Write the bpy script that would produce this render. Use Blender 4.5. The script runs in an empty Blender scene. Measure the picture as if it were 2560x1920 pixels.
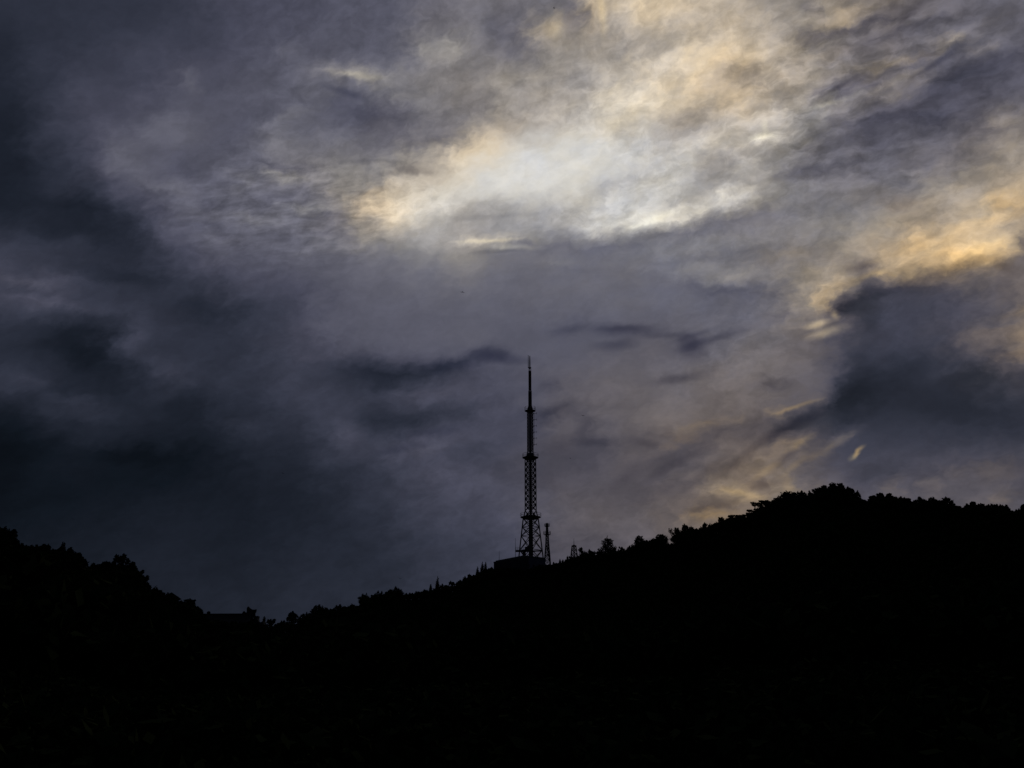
import bpy, bmesh, math, random
import numpy as np
from mathutils import Vector, Matrix

R = math.radians
scene = bpy.context.scene
COL = scene.collection

# ---------------------------------------------------------------- camera
PITCH = R(18.0)
FPX = 2512.0                       # focal length in photo pixels (photo 2560 x 1920)
EYE = Vector((0.0, 0.0, 1.7))
cam_data = bpy.data.cameras.new("camera")
cam_data.sensor_width = 36.0
cam_data.lens = 36.0 * FPX / 2560.0
cam_data.clip_start = 0.2
cam_data.clip_end = 20000.0
cam = bpy.data.objects.new("camera", cam_data)
cam.location = EYE
cam.rotation_euler = (R(90) + PITCH, 0, 0)
COL.objects.link(cam)
scene.camera = cam


def ray(px, py):
    """world direction through a pixel of the photograph"""
    x = (px - 1280.0) / FPX
    y = (960.0 - py) / FPX
    c, s = math.cos(PITCH), math.sin(PITCH)
    return Vector((x, c - y * s, s + y * c)).normalized()


def azel(px, py):
    d = ray(px, py)
    return math.degrees(math.atan2(d.x, d.y)), math.degrees(math.asin(d.z))


def at(px, py, dist):
    """point seen at a pixel, at a horizontal distance"""
    d = ray(px, py)
    h = math.hypot(d.x, d.y)
    return EYE + d * (dist / h)


# ---------------------------------------------------------------- view
scene.view_settings.view_transform = 'Standard'
scene.view_settings.look = 'None'
scene.view_settings.exposure = 0.0
scene.view_settings.gamma = 1.0
scene.view_settings.use_curve_mapping = False
scene.render.engine = 'CYCLES'
scene.cycles.max_bounces = 3
scene.cycles.diffuse_bounces = 1
scene.cycles.glossy_bounces = 1

SUN_AZ, SUN_EL = 22.0, 14.0

# ---------------------------------------------------------------- sky
# Cloud deck of an evening after sunset glow: brightness and warmth of the
# clouds at points of the sky (columns left to right, rows top to bottom of the
# view), turned below into azimuth / elevation curves.
GX = [i * 2560.0 / 24 for i in range(25)]
GY = [i * 320.0 / 3 for i in range(16)]
LUM = [
 [42,42,44,45,48,58,62,66,72,78,92,108,108,112,150,200,190,170,150,145,128,115,95,90,90],
 [36,42,46,50,54,58,66,74,80,84,112,118,118,136,140,165,170,185,170,135,118,105,95,92,86],
 [34,44,56,56,68,70,76,86,92,104,122,128,142,148,170,190,188,168,160,138,112,104,78,68,76],
 [30,44,58,70,80,80,82,92,90,92,115,140,158,182,192,185,172,180,172,138,100,86,84,98,118],
 [30,38,52,76,80,84,98,112,132,125,172,212,214,214,200,190,196,165,142,116,105,108,115,132,148],
 [32,34,34,44,74,84,92,100,124,185,186,170,166,168,192,200,165,140,130,128,128,132,146,164,170],
 [50,48,44,40,54,74,78,86,98,116,126,135,126,120,122,126,128,127,126,132,140,155,180,175,112],
 [54,56,48,45,45,44,52,60,80,86,90,94,98,102,104,104,108,102,115,150,90,76,70,80,104],
 [38,36,34,44,44,42,46,58,74,78,80,84,86,88,88,90,92,102,112,100,68,60,58,76,104],
 [40,38,32,34,42,42,44,52,50,52,62,68,76,84,90,95,100,103,102,84,54,49,45,47,55],
 [22,28,36,34,32,34,40,46,56,50,56,60,70,82,80,92,98,90,84,60,50,46,45,43,45],
 [20,24,26,24,24,28,34,36,50,60,62,66,68,70,72,76,78,92,98,80,62,58,60,66,58],
 [22,24,26,28,30,30,30,32,38,44,52,58,64,72,76,78,88,98,90,80,75,75,78,82,76],
 [26,28,30,32,33,32,33,35,37,40,46,50,56,64,68,74,82,88,84,80,80,80,80,80,76],
 [28,30,32,34,34,35,36,37,38,40,44,48,54,60,64,70,76,80,80,78,78,78,78,78,74],
 [28,30,32,34,34,35,36,37,38,40,44,48,54,60,64,70,76,80,80,78,78,78,78,78,74]]
for _j in range(6, 12):
    LUM[_j] = [v * (0.93 if 12 <= i <= 19 else 1.0) for i, v in enumerate(LUM[_j])]
WRM = [
 [0,0,0,0,0,0,0,0,0,0,1,1,1,1,3,5,5,4,3,3,3,3,2,1,1],
 [0,0,0,0,0,0,0,0,0,0,1,1,1,2,2,3,3,5,4,3,2,2,1,1,1],
 [0,0,0,0,0,0,0,0,0,0,1,2,2,2,2,3,4,5,4,3,2,2,1,1,1],
 [0,0,0,0,0,0,0,0,0,1,1,2,2,2,2,2,3,3,2,1,1,1,1,2,2],
 [0,0,0,0,0,0,0,1,1,1,3,3,1,0,0,0,0,1,1,1,1,1,2,3,4],
 [0,0,0,0,0,0,0,0,2,4,1,1,0,0,0,0,1,1,1,1,1,2,3,4,5],
 [0,0,0,0,0,0,0,0,0,0,0,1,0,0,0,0,0,0,1,2,4,6,7,7,4],
 [0,0,0,0,0,0,0,0,0,0,0,0,0,0,0,0,0,0,1,4,2,1,1,2,4],
 [0,0,0,0,0,0,0,0,0,0,0,0,0,0,0,1,1,1,2,3,1,0,1,3,5],
 [0,0,0,0,0,0,0,0,0,0,0,0,0,0,1,1,1,2,2,1,0,0,0,1,2],
 [0,0,0,0,0,0,0,0,0,0,0,0,0,1,1,2,3,3,3,1,0,0,0,0,0],
 [0,0,0,0,0,0,0,0,0,0,0,0,1,1,1,2,2,4,5,2,1,1,1,2,2],
 [0,0,0,0,0,0,0,0,0,0,0,0,0,1,2,2,4,5,4,2,2,2,2,3,2],
 [0,0,0,0,0,0,0,0,0,0,0,0,0,1,1,2,3,4,3,2,2,2,2,2,2],
 [0,0,0,0,0,0,0,0,0,0,0,0,0,1,1,2,3,3,2,2,2,2,2,2,2],
 [0,0,0,0,0,0,0,0,0,0,0,0,0,1,1,2,3,3,2,2,2,2,2,2,2]]

WRM = [[v * (0.8 if i < 20 and j < 6 else 1.0) for i, v in enumerate(r)] for j, r in enumerate(WRM)]

for _j in range(10, 16):
    LUM[_j] = [v * (0.90 if i <= 6 else 0.95 if i <= 9 else 1.0) for i, v in enumerate(LUM[_j])]
for _j in range(9, 14):
    WRM[_j] = [v + (1.2 if 13 <= i <= 19 else 0.0) for i, v in enumerate(WRM[_j])]
    LUM[_j] = [v * (1.05 if 14 <= i <= 19 else 1.0) for i, v in enumerate(LUM[_j])]
# broad cloud masses: x, y, half width, half height, tilt (deg, up to the right), brightness, warmth
MASSES = [
 (1490,15,34,90,-8,34,2),(1375,74,55,40,10,28,2),(1290,95,75,55,-30,-22,0),(1450,40,45,70,0,-32,0),
 (890,182,95,22,-2,44,1),(1125,118,50,30,0,26,0),(1050,125,28,22,0,18,0),(905,280,110,42,-14,-22,0),(1010,250,60,25,-25,14,0),
 (1195,350,95,28,20,26,2),(1210,385,110,30,5,30,0),(975,470,60,22,20,18,1),(1010,515,70,38,15,34,1),(900,512,60,25,10,8,2),
 (1120,340,60,40,20,-18,0),(1240,280,70,40,-20,-16,0),(1080,430,60,14,-3,-10,0),
 (1400,400,260,60,10,18,-1),(1290,440,200,40,8,12,0),(1450,525,120,14,-6,-4,0),(1250,455,230,34,12,22,-1),(1195,552,120,16,6,-8,0),
 (1530,465,60,18,28,-30,0),(1660,395,60,28,30,-14,0),(1565,335,34,20,60,-14,0),(1690,300,50,40,0,-28,0),
 (1580,548,170,16,8,40,0),(1740,525,100,18,18,54,0),(1850,492,64,20,28,48,0),(1680,585,170,20,12,-26,0),(1880,555,120,24,12,-18,0),
 (1500,610,190,24,6,-18,0),(1230,604,95,14,3,40,1),(1175,598,40,8,8,14,0),(1420,655,60,12,10,14,0),
 (1905,343,34,14,5,48,0),(1800,350,60,28,20,16,0),(1800,400,60,24,10,-26,0),(1750,440,60,20,0,-22,0),(1870,420,40,20,40,24,0),
 (1740,150,120,26,4,26,1),(1760,200,60,26,-30,14,1),(1700,60,90,30,0,-8,0),(1850,190,50,30,-20,-30,0),(1800,270,110,26,4,-18,0),
 (1860,240,90,22,28,22,1),(1640,205,60,24,0,12,1),(1560,255,110,40,20,12,0),(1620,270,80,30,10,16,0),
 (2040,18,30,22,-40,-26,0),(2225,42,70,16,24,-34,0),(2160,65,60,12,10,-18,0),(2120,40,70,16,20,14,2),
 (2060,84,100,13,8,-26,0),(2230,98,130,16,18,-28,0),(2010,100,70,14,0,-12,0),(2110,135,120,12,14,14,1),(2350,110,120,10,24,30,2),
 (2300,150,110,16,14,-22,0),(2200,165,120,10,16,20,1),(2250,208,60,12,14,38,1),(2150,215,90,18,14,-30,0),(2050,235,50,12,8,-20,0),
 (2060,262,110,14,8,26,0),(2400,190,150,26,18,-9,0),(2510,150,60,20,24,-6,0),(2310,240,160,36,18,-10,0),(2180,300,120,20,20,-22,0),
 (2450,120,70,10,25,22,1),(2300,300,120,22,10,-22,0),(2080,365,130,16,6,-12,0),(2180,350,40,14,0,-12,0),(2530,290,50,24,20,20,1),
 (2480,330,50,12,0,-16,0),(2120,410,90,12,12,-16,0),(2000,440,70,16,14,-22,0),(2240,420,90,10,20,-10,0),
 (2350,480,60,26,0,16,0),(2270,510,90,26,0,-8,2),(2400,460,80,14,24,14,1),(2530,500,40,30,0,14,3),
 (2445,628,66,22,10,40,1),(2500,550,60,16,20,20,2),(2330,600,90,16,14,10,2),(2550,610,26,34,0,-34,0),(2540,540,30,14,-20,-22,0),
 (2340,555,70,26,10,-10,1),(1830,640,100,12,12,-8,0),(1930,650,60,10,12,10,2),(1770,690,110,16,0,16,0),(1880,695,90,16,0,14,1),
 (1760,725,120,20,-4,-18,0),(1900,740,80,12,-2,-10,0),
 (2085,715,46,30,25,44,2),(2035,752,30,22,40,28,2),(2150,672,56,24,12,-34,0),(2215,690,60,14,6,40,3),(2350,670,70,30,20,-6,1),
 (2170,720,70,26,20,-16,0),(2110,765,60,24,20,-22,0),(2130,830,60,40,0,-12,0),(2120,900,50,40,0,-10,0),(2075,775,34,20,0,-26,0),(2280,715,130,26,14,-24,0),(2440,672,90,22,14,-36,0),(2400,720,140,40,0,-16,0),
 (2510,700,50,34,-60,-20,0),(2150,790,90,40,0,-20,0),(2060,850,60,20,0,-4,0),
 (2540,775,60,12,10,12,2),(2500,838,90,10,4,12,3),(2540,880,60,14,16,20,3),(2430,865,60,14,4,12,2),(2470,905,70,16,20,-12,0),(2490,930,90,26,6,-12,0),
 (2200,960,130,60,30,-14,0),(2360,1010,160,60,0,-8,0),(2110,1000,50,80,-30,-12,0),
 (1570,826,80,15,-3,-5,0),(1728,868,36,32,-40,-6,0),
 (1700,946,70,13,6,-5,0),(1425,822,50,18,12,-14,0),(1925,955,30,12,0,-18,0),(1880,965,100,9,6,-8,0),(1928,798,26,6,8,-14,0),
 (1375,962,38,18,10,-14,0),(1395,1030,70,14,18,-18,0),(1465,1062,26,40,10,-14,0),(1610,1092,46,18,-10,-14,0),(1685,1090,34,13,-12,-18,0),
 (1500,1110,90,22,0,-12,0),(1440,1150,90,24,0,-10,0),(1800,1080,60,16,20,-20,0),(1880,1075,46,22,40,-18,0),(1740,1120,90,16,18,-14,0),
 (1690,1110,60,8,24,10,2),(1770,1060,90,10,18,12,2),(1960,1075,70,26,20,-18,0),(1985,1022,66,8,16,34,3),
 (1985,1108,38,16,24,32,3),(2090,1108,50,12,30,22,2),(2030,1140,30,16,40,16,2),(1905,1180,80,30,30,16,0),(1975,1200,36,44,30,18,0),
 (1830,1230,90,26,-14,20,0),(1910,1248,110,18,-8,22,0),(1980,1220,22,22,0,18,1),(1890,1208,50,18,6,-22,0),(1790,1270,90,16,10,-12,0),
 (1770,1296,50,9,4,28,3),(1700,1300,18,8,0,18,2),(1640,1190,110,34,34,-10,0),(1730,1235,50,50,20,-8,0),
 (2260,1225,50,14,30,16,2),(2350,1225,40,12,30,14,2),(2490,1245,40,14,20,14,2),(2460,1175,90,18,0,12,2),(2200,1190,120,20,0,-8,0),
 (1600,275,170,70,35,14,0),(960,930,170,34,-2,-15,0),(1250,892,70,15,-8,-8,0),(1150,905,90,20,8,-22,0),(1090,945,160,24,0,-12,0),
 (1000,1050,130,30,6,-12,0),(1150,1020,90,20,10,-8,0),(1080,975,90,18,0,6,0),(1190,1130,100,20,12,-10,0),(1230,1165,70,20,0,-8,0),(1050,1130,80,24,20,10,0),
 (1310,1040,50,14,10,-10,0),(890,1080,60,30,0,10,0),(930,1180,120,40,0,-10,0),
 (462,205,30,24,0,18,0),(430,320,90,30,24,10,0),(300,380,70,46,-40,12,0),(420,470,60,18,-20,18,0),(440,410,50,50,0,-10,0),
 (560,340,70,60,0,-8,0),(800,235,40,20,-20,14,0),(710,130,40,18,0,14,0),(740,290,60,18,20,18,0),(700,350,60,30,-10,16,0),
 (700,415,110,9,-2,-18,0),(640,438,80,8,4,18,0),(740,432,70,8,0,20,0),(600,448,80,7,0,-12,0),(620,470,50,9,14,14,0),
 (760,520,80,10,2,22,0),(640,550,70,14,-4,22,0),(480,530,80,14,-10,12,0),(520,515,30,16,0,-10,0),(700,490,60,20,10,-14,0),
 (820,545,60,10,-6,-12,0),(530,595,120,10,-2,8,0),(780,590,80,8,0,-10,0),(820,610,60,12,0,16,0),(560,570,110,7,0,-10,0),
 (240,515,150,26,-8,-6,0),(220,590,110,30,-4,-5,0),(60,700,120,16,-6,14,0),(100,720,110,8,-4,-8,0),(140,755,110,12,-6,10,0),
 (300,690,130,24,-8,-8,0),(500,765,110,26,-2,-7,0),(160,820,120,26,-6,-8,0),(250,900,110,40,-20,-8,0),(60,960,70,22,-10,8,0),(210,1020,100,22,-6,10,0),
 (470,1000,50,40,20,-6,0),(320,850,40,40,0,10,0),(420,930,60,24,-10,8,0),(300,1130,150,22,-4,-6,0),(600,1070,60,24,0,8,0),
]
# small bright rents and dark scraps, sharper than the masses
RENTS = [
 (2146,1127,15,5,42,66,11),(2132,1141,12,6,30,34,4),(2041,811,26,9,6,74,5),(2066,831,40,11,10,58,4),(2087,787,8,11,10,50,4),(2062,812,24,8,0,-10,0),
 (1995,1017,44,5,14,24,5),(1572,826,84,15,-4,-24,0),(1545,861,50,13,4,-20,0),(1728,868,34,29,-40,-26,0),(1790,846,94,11,12,-22,0),(1685,838,60,8,0,-12,0),(1702,946,72,12,6,-22,0),(1130,912,90,18,6,-14,0),(935,928,110,24,-4,-4,0),(1928,955,22,9,0,-12,0),(1430,822,40,10,14,-10,0),(1240,890,66,15,-8,-20,0),(1380,1028,44,9,20,-12,0),(1905,342,30,9,2,36,0),(1912,318,7,16,0,22,0),(2450,622,56,14,14,16,2),
 (1225,601,70,5,2,30,2),(1290,618,60,6,-2,26,0),(1250,628,60,5,4,-18,0),(1240,542,110,6,4,-14,0),
 (1030,425,46,9,-4,-34,0),(985,434,50,6,6,-22,0),(950,472,16,7,0,-26,0),(910,482,40,5,0,-18,0),(890,405,40,6,4,-16,0),(970,405,70,5,0,-16,0),
 (1075,352,46,10,10,-18,0),(2265,45,50,9,26,-20,0),(2080,228,60,6,16,-24,0),(2220,212,60,8,12,16,1),(2360,122,60,8,24,12,1),
 (2205,178,60,7,20,10,1),(2330,165,60,7,20,-18,0),(2080,256,60,5,6,24,0),(1620,555,60,9,16,26,0),(2330,590,60,5,12,-14,0),
 (2170,690,36,7,6,22,3),(2130,705,40,9,14,-22,0),(2098,772,34,12,10,-16,0),(2175,732,56,12,14,-8,0),(2285,700,66,14,14,-14,0),(2375,668,44,14,20,-16,0),(2440,650,52,12,6,-20,0),(2505,665,40,14,-30,-16,0),(2145,668,40,9,6,-20,0),(1740,838,56,7,14,-14,0),(1556,820,60,7,0,-10,0),(2395,635,40,9,-8,-10,0),
 (1905,1212,55,11,10,-20,0),(1835,1160,60,13,34,-16,0),(1958,1150,42,11,34,-18,0),(1760,1185,70,13,34,-13,0),(1790,1265,80,9,10,-14,0),
 (1700,1152,72,10,26,-12,0),(1615,1108,40,10,-12,-11,0),(1482,1105,52,12,0,-11,0),(1940,1085,62,13,28,-17,0),(2015,1050,50,12,22,-14,0),(1560,1200,80,14,32,-9,0),
 (1640,1240,70,14,30,-9,0),(1975,1226,12,30,16,14,3),(1912,1178,42,8,30,14,3),(1850,1232,60,8,-18,14,3),(2000,1108,32,8,28,24,4),(1985,1168,30,7,32,14,3),
 (1400,1110,40,20,20,-10,0),(1350,1060,40,14,30,-9,0),(1085,1080,70,12,10,-9,0),(1010,1120,60,10,14,-8,0),(2090,1108,40,8,28,16,2),(1505,30,10,46,4,24,3),(890,186,60,8,-2,26,1),(865,232,50,9,-8,-18,0),(1385,78,22,16,0,22,2)]


def blob_sum(x, y, blobs):
    dl = np.zeros_like(x); dw = np.zeros_like(x)
    for (bx, by, rx, ry, tilt, l, w) in blobs:
        a = R(tilt); c, s = math.cos(a), math.sin(a)
        dx, dy = x - bx, by - y
        g = np.exp(-0.9 * (((dx * c + dy * s) / rx) ** 2 + ((-dx * s + dy * c) / ry) ** 2))
        dl += l * g; dw += w * g
    return dl, dw


def cubic(a, b, c, d, t):
    return b + 0.5 * t * (c - a + t * (2 * a - 5 * b + 4 * c - d + t * (3 * (b - c) + d - a)))


def grid_at(G, x, y):
    G = np.array(G, float)
    fx = np.clip(x / GX[1], 0, 23.999); fy = np.clip(y / GY[1], 0, 14.999)
    i = fx.astype(int); j = fy.astype(int); tx = fx - i; ty = fy - j
    col = []
    for o in (-1, 0, 1, 2):
        jj = np.clip(j + o, 0, 15)
        col.append(cubic(*[G[jj, np.clip(i + p, 0, 24)] for p in (-1, 0, 1, 2)], tx))
    return cubic(*col, ty)


def sky_rgb(L, W):
    """display-space colour of cloud of a brightness 0..255 and warmth 0..9"""
    L = np.maximum(L, 12.0); W = np.maximum(W, 0.0)
    L = L * (1 + 0.21 * np.exp(-((L - 52.0) / 38.0) ** 2))
    L = np.where(L > 185, 185 + 33 * np.tanh((L - 185) / 40.0), L)
    k = np.clip((L - 25.0) / 110.0, 0.0, 1.0)
    r = L * (0.80 + 0.20 * k ** 0.42); g = L * (0.995 - 0.040 * np.minimum(k / 0.45, 1) + 0.032 * np.clip((k - 0.45) / 0.55, 0, 1)); b = L * (1.29 - 0.295 * k ** 0.95 - 0.035 * np.clip((L - 150.0) / 60.0, 0, 1))
    r = r * (1 + 0.018 * W); g = g * (1 - 0.001 * W); b = b * (1 - 0.029 * W)
    return np.stack([r, g, b], -1) / 255.0


AZ0, AZ1, NAZ = -37.0, 37.0, 160
EL0, EL1 = 2.6, 41.0
BANDS, PER = 10, 9                 # bands of rows; each row is one set of colour curves along the azimuth
NEL = BANDS * PER + 1


def px_of(az, el):
    a, e = np.radians(az), np.radians(el)
    dx, dy, dz = np.sin(a) * np.cos(e), np.cos(a) * np.cos(e), np.sin(e)
    c, s = math.cos(PITCH), math.sin(PITCH)
    depth = dy * c + dz * s
    up = -dy * s + dz * c
    return 1280 + FPX * dx / depth, 960 - FPX * up / depth


def nodes_world():
    w = bpy.data.worlds.new("World")
    scene.world = w
    w.use_nodes = True
    nt = w.node_tree
    nt.nodes.clear()
    N, Lk = nt.nodes.new, nt.links.new

    def math_(op, a, b=None, c=None, clamp=False):
        n = N('ShaderNodeMath'); n.operation = op; n.use_clamp = clamp
        for i, v in enumerate((a, b, c)):
            if v is None: continue
            if isinstance(v, (int, float)): n.inputs[i].default_value = v
            else: Lk(v, n.inputs[i])
        return n.outputs[0]

    def vmath(op, a, b=None, c=None, scale=None):
        n = N('ShaderNodeVectorMath'); n.operation = op
        for i, v in enumerate((a, b, c)):
            if v is None: continue
            if isinstance(v, (tuple, list)): n.inputs[i].default_value = v
            else: Lk(v, n.inputs[i])
        if scale is not None:
            if isinstance(scale, (int, float)): n.inputs['Scale'].default_value = scale
            else: Lk(scale, n.inputs['Scale'])
        return n.outputs['Value'] if op in ('LENGTH', 'DOT_PRODUCT') else n.outputs[0]

    def maprange(v, a, b, c, d, smooth=True):
        n = N('ShaderNodeMapRange'); n.interpolation_type = 'SMOOTHSTEP' if smooth else 'LINEAR'
        Lk(v, n.inputs['Value'])
        for k, x in (('From Min', a), ('From Max', b), ('To Min', c), ('To Max', d)):
            n.inputs[k].default_value = x
        return n.outputs[0]

    def combine(x, y, z=0.0):
        n = N('ShaderNodeCombineXYZ')
        for i, v in enumerate((x, y, z)):
            if isinstance(v, (int, float)): n.inputs[i].default_value = v
            else: Lk(v, n.inputs[i])
        return n.outputs[0]

    def noise(vec, scale, detail, rough=0.5, dist=0.0, lac=2.0, color=False):
        n = N('ShaderNodeTexNoise'); n.noise_dimensions = '3D'
        Lk(vec, n.inputs['Vector'])
        n.inputs['Scale'].default_value = scale
        n.inputs['Detail'].default_value = detail
        n.inputs['Roughness'].default_value = rough
        n.inputs['Distortion'].default_value = dist
        n.inputs['Lacunarity'].default_value = lac
        return n.outputs['Color'] if color else n.outputs[0]

    tc = N('ShaderNodeTexCoord')
    sep = N('ShaderNodeSeparateXYZ'); Lk(tc.outputs['Generated'], sep.inputs[0])
    X, Y, Z = sep.outputs
    az = math_('MULTIPLY', math_('ARCTAN2', X, Y), 57.29578)
    el = math_('MULTIPLY', math_('ARCSINE', Z), 57.29578)
    # streak direction turns from level on the left to rising on the right
    azc = maprange(az, -45, 45, -45, 45, smooth=False)
    t = math_('MULTIPLY_ADD', azc, 0.002, -0.14)
    shear = math_('MULTIPLY', t, azc)
    elS = math_('ADD', el, shear)
    q = combine(math_('MULTIPLY', azc, 0.30), elS, math_('MULTIPLY', az, 0.02))     # streaky space
    elM = elS
    q2 = combine(math_('MULTIPLY', azc, 0.66), elM, 3.7)                            # lumpy space
    # domain warp: rolls, puffs and ragged edges
    H3 = (0.5, 0.5, 0.5)
    w1 = vmath('SUBTRACT', noise(q2, 0.34, 2, 0.5, color=True), H3)
    w2 = vmath('SUBTRACT', noise(q2, 0.95, 3, 0.55, color=True), H3)
    w3 = vmath('SUBTRACT', noise(vmath('ADD', q2, vmath('MULTIPLY', w2, (0.9, 0.9, 0))), 2.6, 3, 0.55, color=True), H3)
    pos = combine(az, el, 0.0)
    pos = vmath('ADD', pos, vmath('MULTIPLY', w1, (2.6, 1.3, 0.0)))
    pos = vmath('ADD', pos, vmath('MULTIPLY', w2, (2.6, 1.2, 0.0)))
    pos = vmath('ADD', pos, vmath('MULTIPLY', w3, (1.1, 0.55, 0.0)))
    ps = N('ShaderNodeSeparateXYZ'); Lk(pos, ps.inputs[0])
    u = maprange(ps.outputs[0], AZ0, AZ1, 0, 1, smooth=False)
    uu = combine(u, u, u)

    step = (EL1 - EL0) / (NEL - 1)
    AA, EE = np.meshgrid(np.linspace(AZ0, AZ1, NAZ), np.linspace(EL0, EL1, NEL))
    PX, PY = px_of(AA, EE)
    PX = np.clip(PX, 0, 2560); PY = np.clip(PY, -60, 1600)
    dl, dw = blob_sum(PX, PY, MASSES)
    FIELD = np.clip(sky_rgb(grid_at(LUM, PX, np.clip(PY, 0, 1600)) + dl, grid_at(WRM, PX, np.clip(PY, 0, 1600)) + dw), 0, 1)
    elw = ps.outputs[1]
    pos3 = vmath('ADD', combine(az, el, 0.0), vmath('MULTIPLY', w2, (0.7, 0.35, 0.0)))

    def band_colour(b):
        acc = None
        for j in range(b * PER, (b + 1) * PER + 1):
            rc = N('ShaderNodeRGBCurve')
            Lk(uu, rc.inputs['Color'])
            mp = rc.mapping
            for k in range(3):
                cv = mp.curves[k]
                row = FIELD[j, :, k]
                cv.points[0].location = (0, row[0]); cv.points[1].location = (1, row[-1])
                for i in range(1, NAZ - 1):
                    cv.points.new(i / (NAZ - 1), row[i])
            mp.update()
            if acc is None:
                acc = rc.outputs[0]
            else:
                e = EL0 + (j - 1) * step
                f = math_('MULTIPLY_ADD', elw, 1 / step, -e / step, clamp=True)
                mx = N('ShaderNodeMix'); mx.data_type = 'VECTOR'
                Lk(f, mx.inputs['Factor']); Lk(acc, mx.inputs[4]); Lk(rc.outputs[0], mx.inputs[5])
                acc = mx.outputs[1]
        lo, hi = EL0 + b * PER * step, EL0 + (b + 1) * PER * step
        for (bx, by, rx, ry, tilt, l, wv) in RENTS:
            a0, e0 = azel(bx, by)
            k = 57.29578 / FPX
            reach = 1.7 * k * (abs(rx * math.sin(R(tilt))) + ry) + 0.6
            if e0 + reach < lo or e0 - reach > hi:
                continue
            mpn = N('ShaderNodeMapping'); mpn.vector_type = 'TEXTURE'
            # each rent waits for the sum so far, which keeps few values alive at once
            Lk(vmath('MULTIPLY_ADD', acc, (1e-8, 1e-8, 1e-8), pos3), mpn.inputs['Vector'])
            mpn.inputs['Location'].default_value = (a0, e0, 0)
            mpn.inputs['Rotation'].default_value = (0, 0, R(tilt))
            mpn.inputs['Scale'].default_value = (1.7 * rx * k / max(0.5, math.cos(R(e0))), 1.7 * ry * k, 1.0)
            g = N('ShaderNodeTexGradient'); g.gradient_type = 'SPHERICAL'
            Lk(mpn.outputs[0], g.inputs[0])
            gv = maprange(g.outputs[1], 0, 1, 0, 1)
            c = sky_rgb(100 + abs(l), wv * 0.6 if l > 0 else 0) - sky_rgb(100, 0)
            if l < 0: c = -c * np.array((1.0, 1.0, 1.22))
            acc = vmath('ADD', acc, vmath('SCALE', tuple(float(q_) for q_ in c), scale=gv))
        return acc

    # ripple and fibre of the cloud sheet, stronger where the sheet is bright and broken
    qd = vmath('ADD', q2, vmath('MULTIPLY', w2, (1.6, 1.2, 0)))
    n_st = noise(vmath('ADD', q, vmath('MULTIPLY', w2, (0.5, 0.8, 0))), 1.5, 4, 0.5)
    n_lu = noise(qd, 0.75, 7, 0.56)
    n_fi = noise(vmath('ADD', q2, vmath('MULTIPLY', w2, (0.7, 0.6, 0))), 2.6, 6, 0.62)
    puff = maprange(n_lu, 0.34, 0.66, -0.5, 0.5)
    fine = maprange(n_fi, 0.30, 0.70, -0.5, 0.5)
    strk = maprange(n_st, 0.33, 0.67, -0.5, 0.5)

    def zone(cx, cy, rx, ry, lo):
        a0, e0 = azel(cx, cy)
        m = N('ShaderNodeMapping'); m.vector_type = 'TEXTURE'
        Lk(pos, m.inputs['Vector'])
        m.inputs['Location'].default_value = (a0, e0, 0)
        m.inputs['Scale'].default_value = (rx / 44.0, ry / 44.0, 1)
        g = N('ShaderNodeTexGradient'); g.gradient_type = 'SPHERICAL'
        Lk(m.outputs[0], g.inputs[0])
        return maprange(g.outputs[1], 0, 0.6, 1.0, lo)
    calm0 = zone(1250, 760, 800, 260, 0.4)
    for z in ((1300, 420, 420, 140, 0.35), (250, 150, 520, 330, 0.6), (2150, 1000, 330, 170, 0.6), (650, 470, 330, 170, 1.15), (2150, 220, 420, 260, 1.3), (1500, 1050, 420, 260, 0.6)):
        calm0 = math_('MULTIPLY', calm0, zone(*z))
    sz = maprange(zone(2200, 230, 560, 330, 0.0), 0, 1, 0.20, 0.04, smooth=False)
    s = math_('MULTIPLY', strk, sz)
    rz = math_('SUBTRACT', 1.0, zone(720, 540, 420, 190, 0.0))
    s = math_('MULTIPLY_ADD', math_('MULTIPLY', maprange(noise(vmath('MULTIPLY', q2, (0.5, 1.1, 1.0)), 1.9, 5, 0.55, dist=0.3), 0.36, 0.64, -0.5, 0.5), 0.15), rz, s)
    s = math_('MULTIPLY_ADD', puff, 0.135, s)
    s = math_('MULTIPLY_ADD', fine, 0.085, s)
    s = math_('MULTIPLY', s, calm0)
    # warm light catches the thin edges on the sun side
    tint = math_('MULTIPLY', math_('SUBTRACT', noise(q2, 0.55, 4, 0.6), 0.5), maprange(az, -18, 12, 0.0, 1.0))
    # round the rest of the sky: dark blue dusk deck away from the glow
    dusk = vmath('SCALE', (0.085, 0.105, 0.145), scale=math_('MULTIPLY_ADD', n_lu, 0.6, 0.7))
    off = math_('MAXIMUM', maprange(math_('ABSOLUTE', az), 33, 80, 0, 1), maprange(el, 42, 70, 0, 0.8))

    def band_shader(b):
        acc = band_colour(b)
        lum = vmath('DOT_PRODUCT', acc, (0.33, 0.34, 0.33))
        gain = math_('MULTIPLY_ADD', s, maprange(lum, 0.10, 0.50, 0.5, 1.0), 1.0)
        tintv = vmath('ADD', vmath('SCALE', (0.10, 0.03, -0.14), scale=math_('MULTIPLY', tint, maprange(lum, 0.28, 0.5, 0.0, 1.0))), (1, 1, 1))
        acc = vmath('MULTIPLY', vmath('SCALE', acc, scale=gain), tintv)
        mx = N('ShaderNodeMix'); mx.data_type = 'VECTOR'
        Lk(off, mx.inputs['Factor']); Lk(acc, mx.inputs[4]); Lk(dusk, mx.inputs[5])
        x = mx.outputs[1]
        # display value to light
        y = vmath('MULTIPLY_ADD', x, (0.305306,) * 3, (0.682171,) * 3)
        y = vmath('MULTIPLY_ADD', y, x, (0.012523,) * 3)
        y = vmath('MAXIMUM', vmath('MULTIPLY', y, x), (0, 0, 0))
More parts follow.
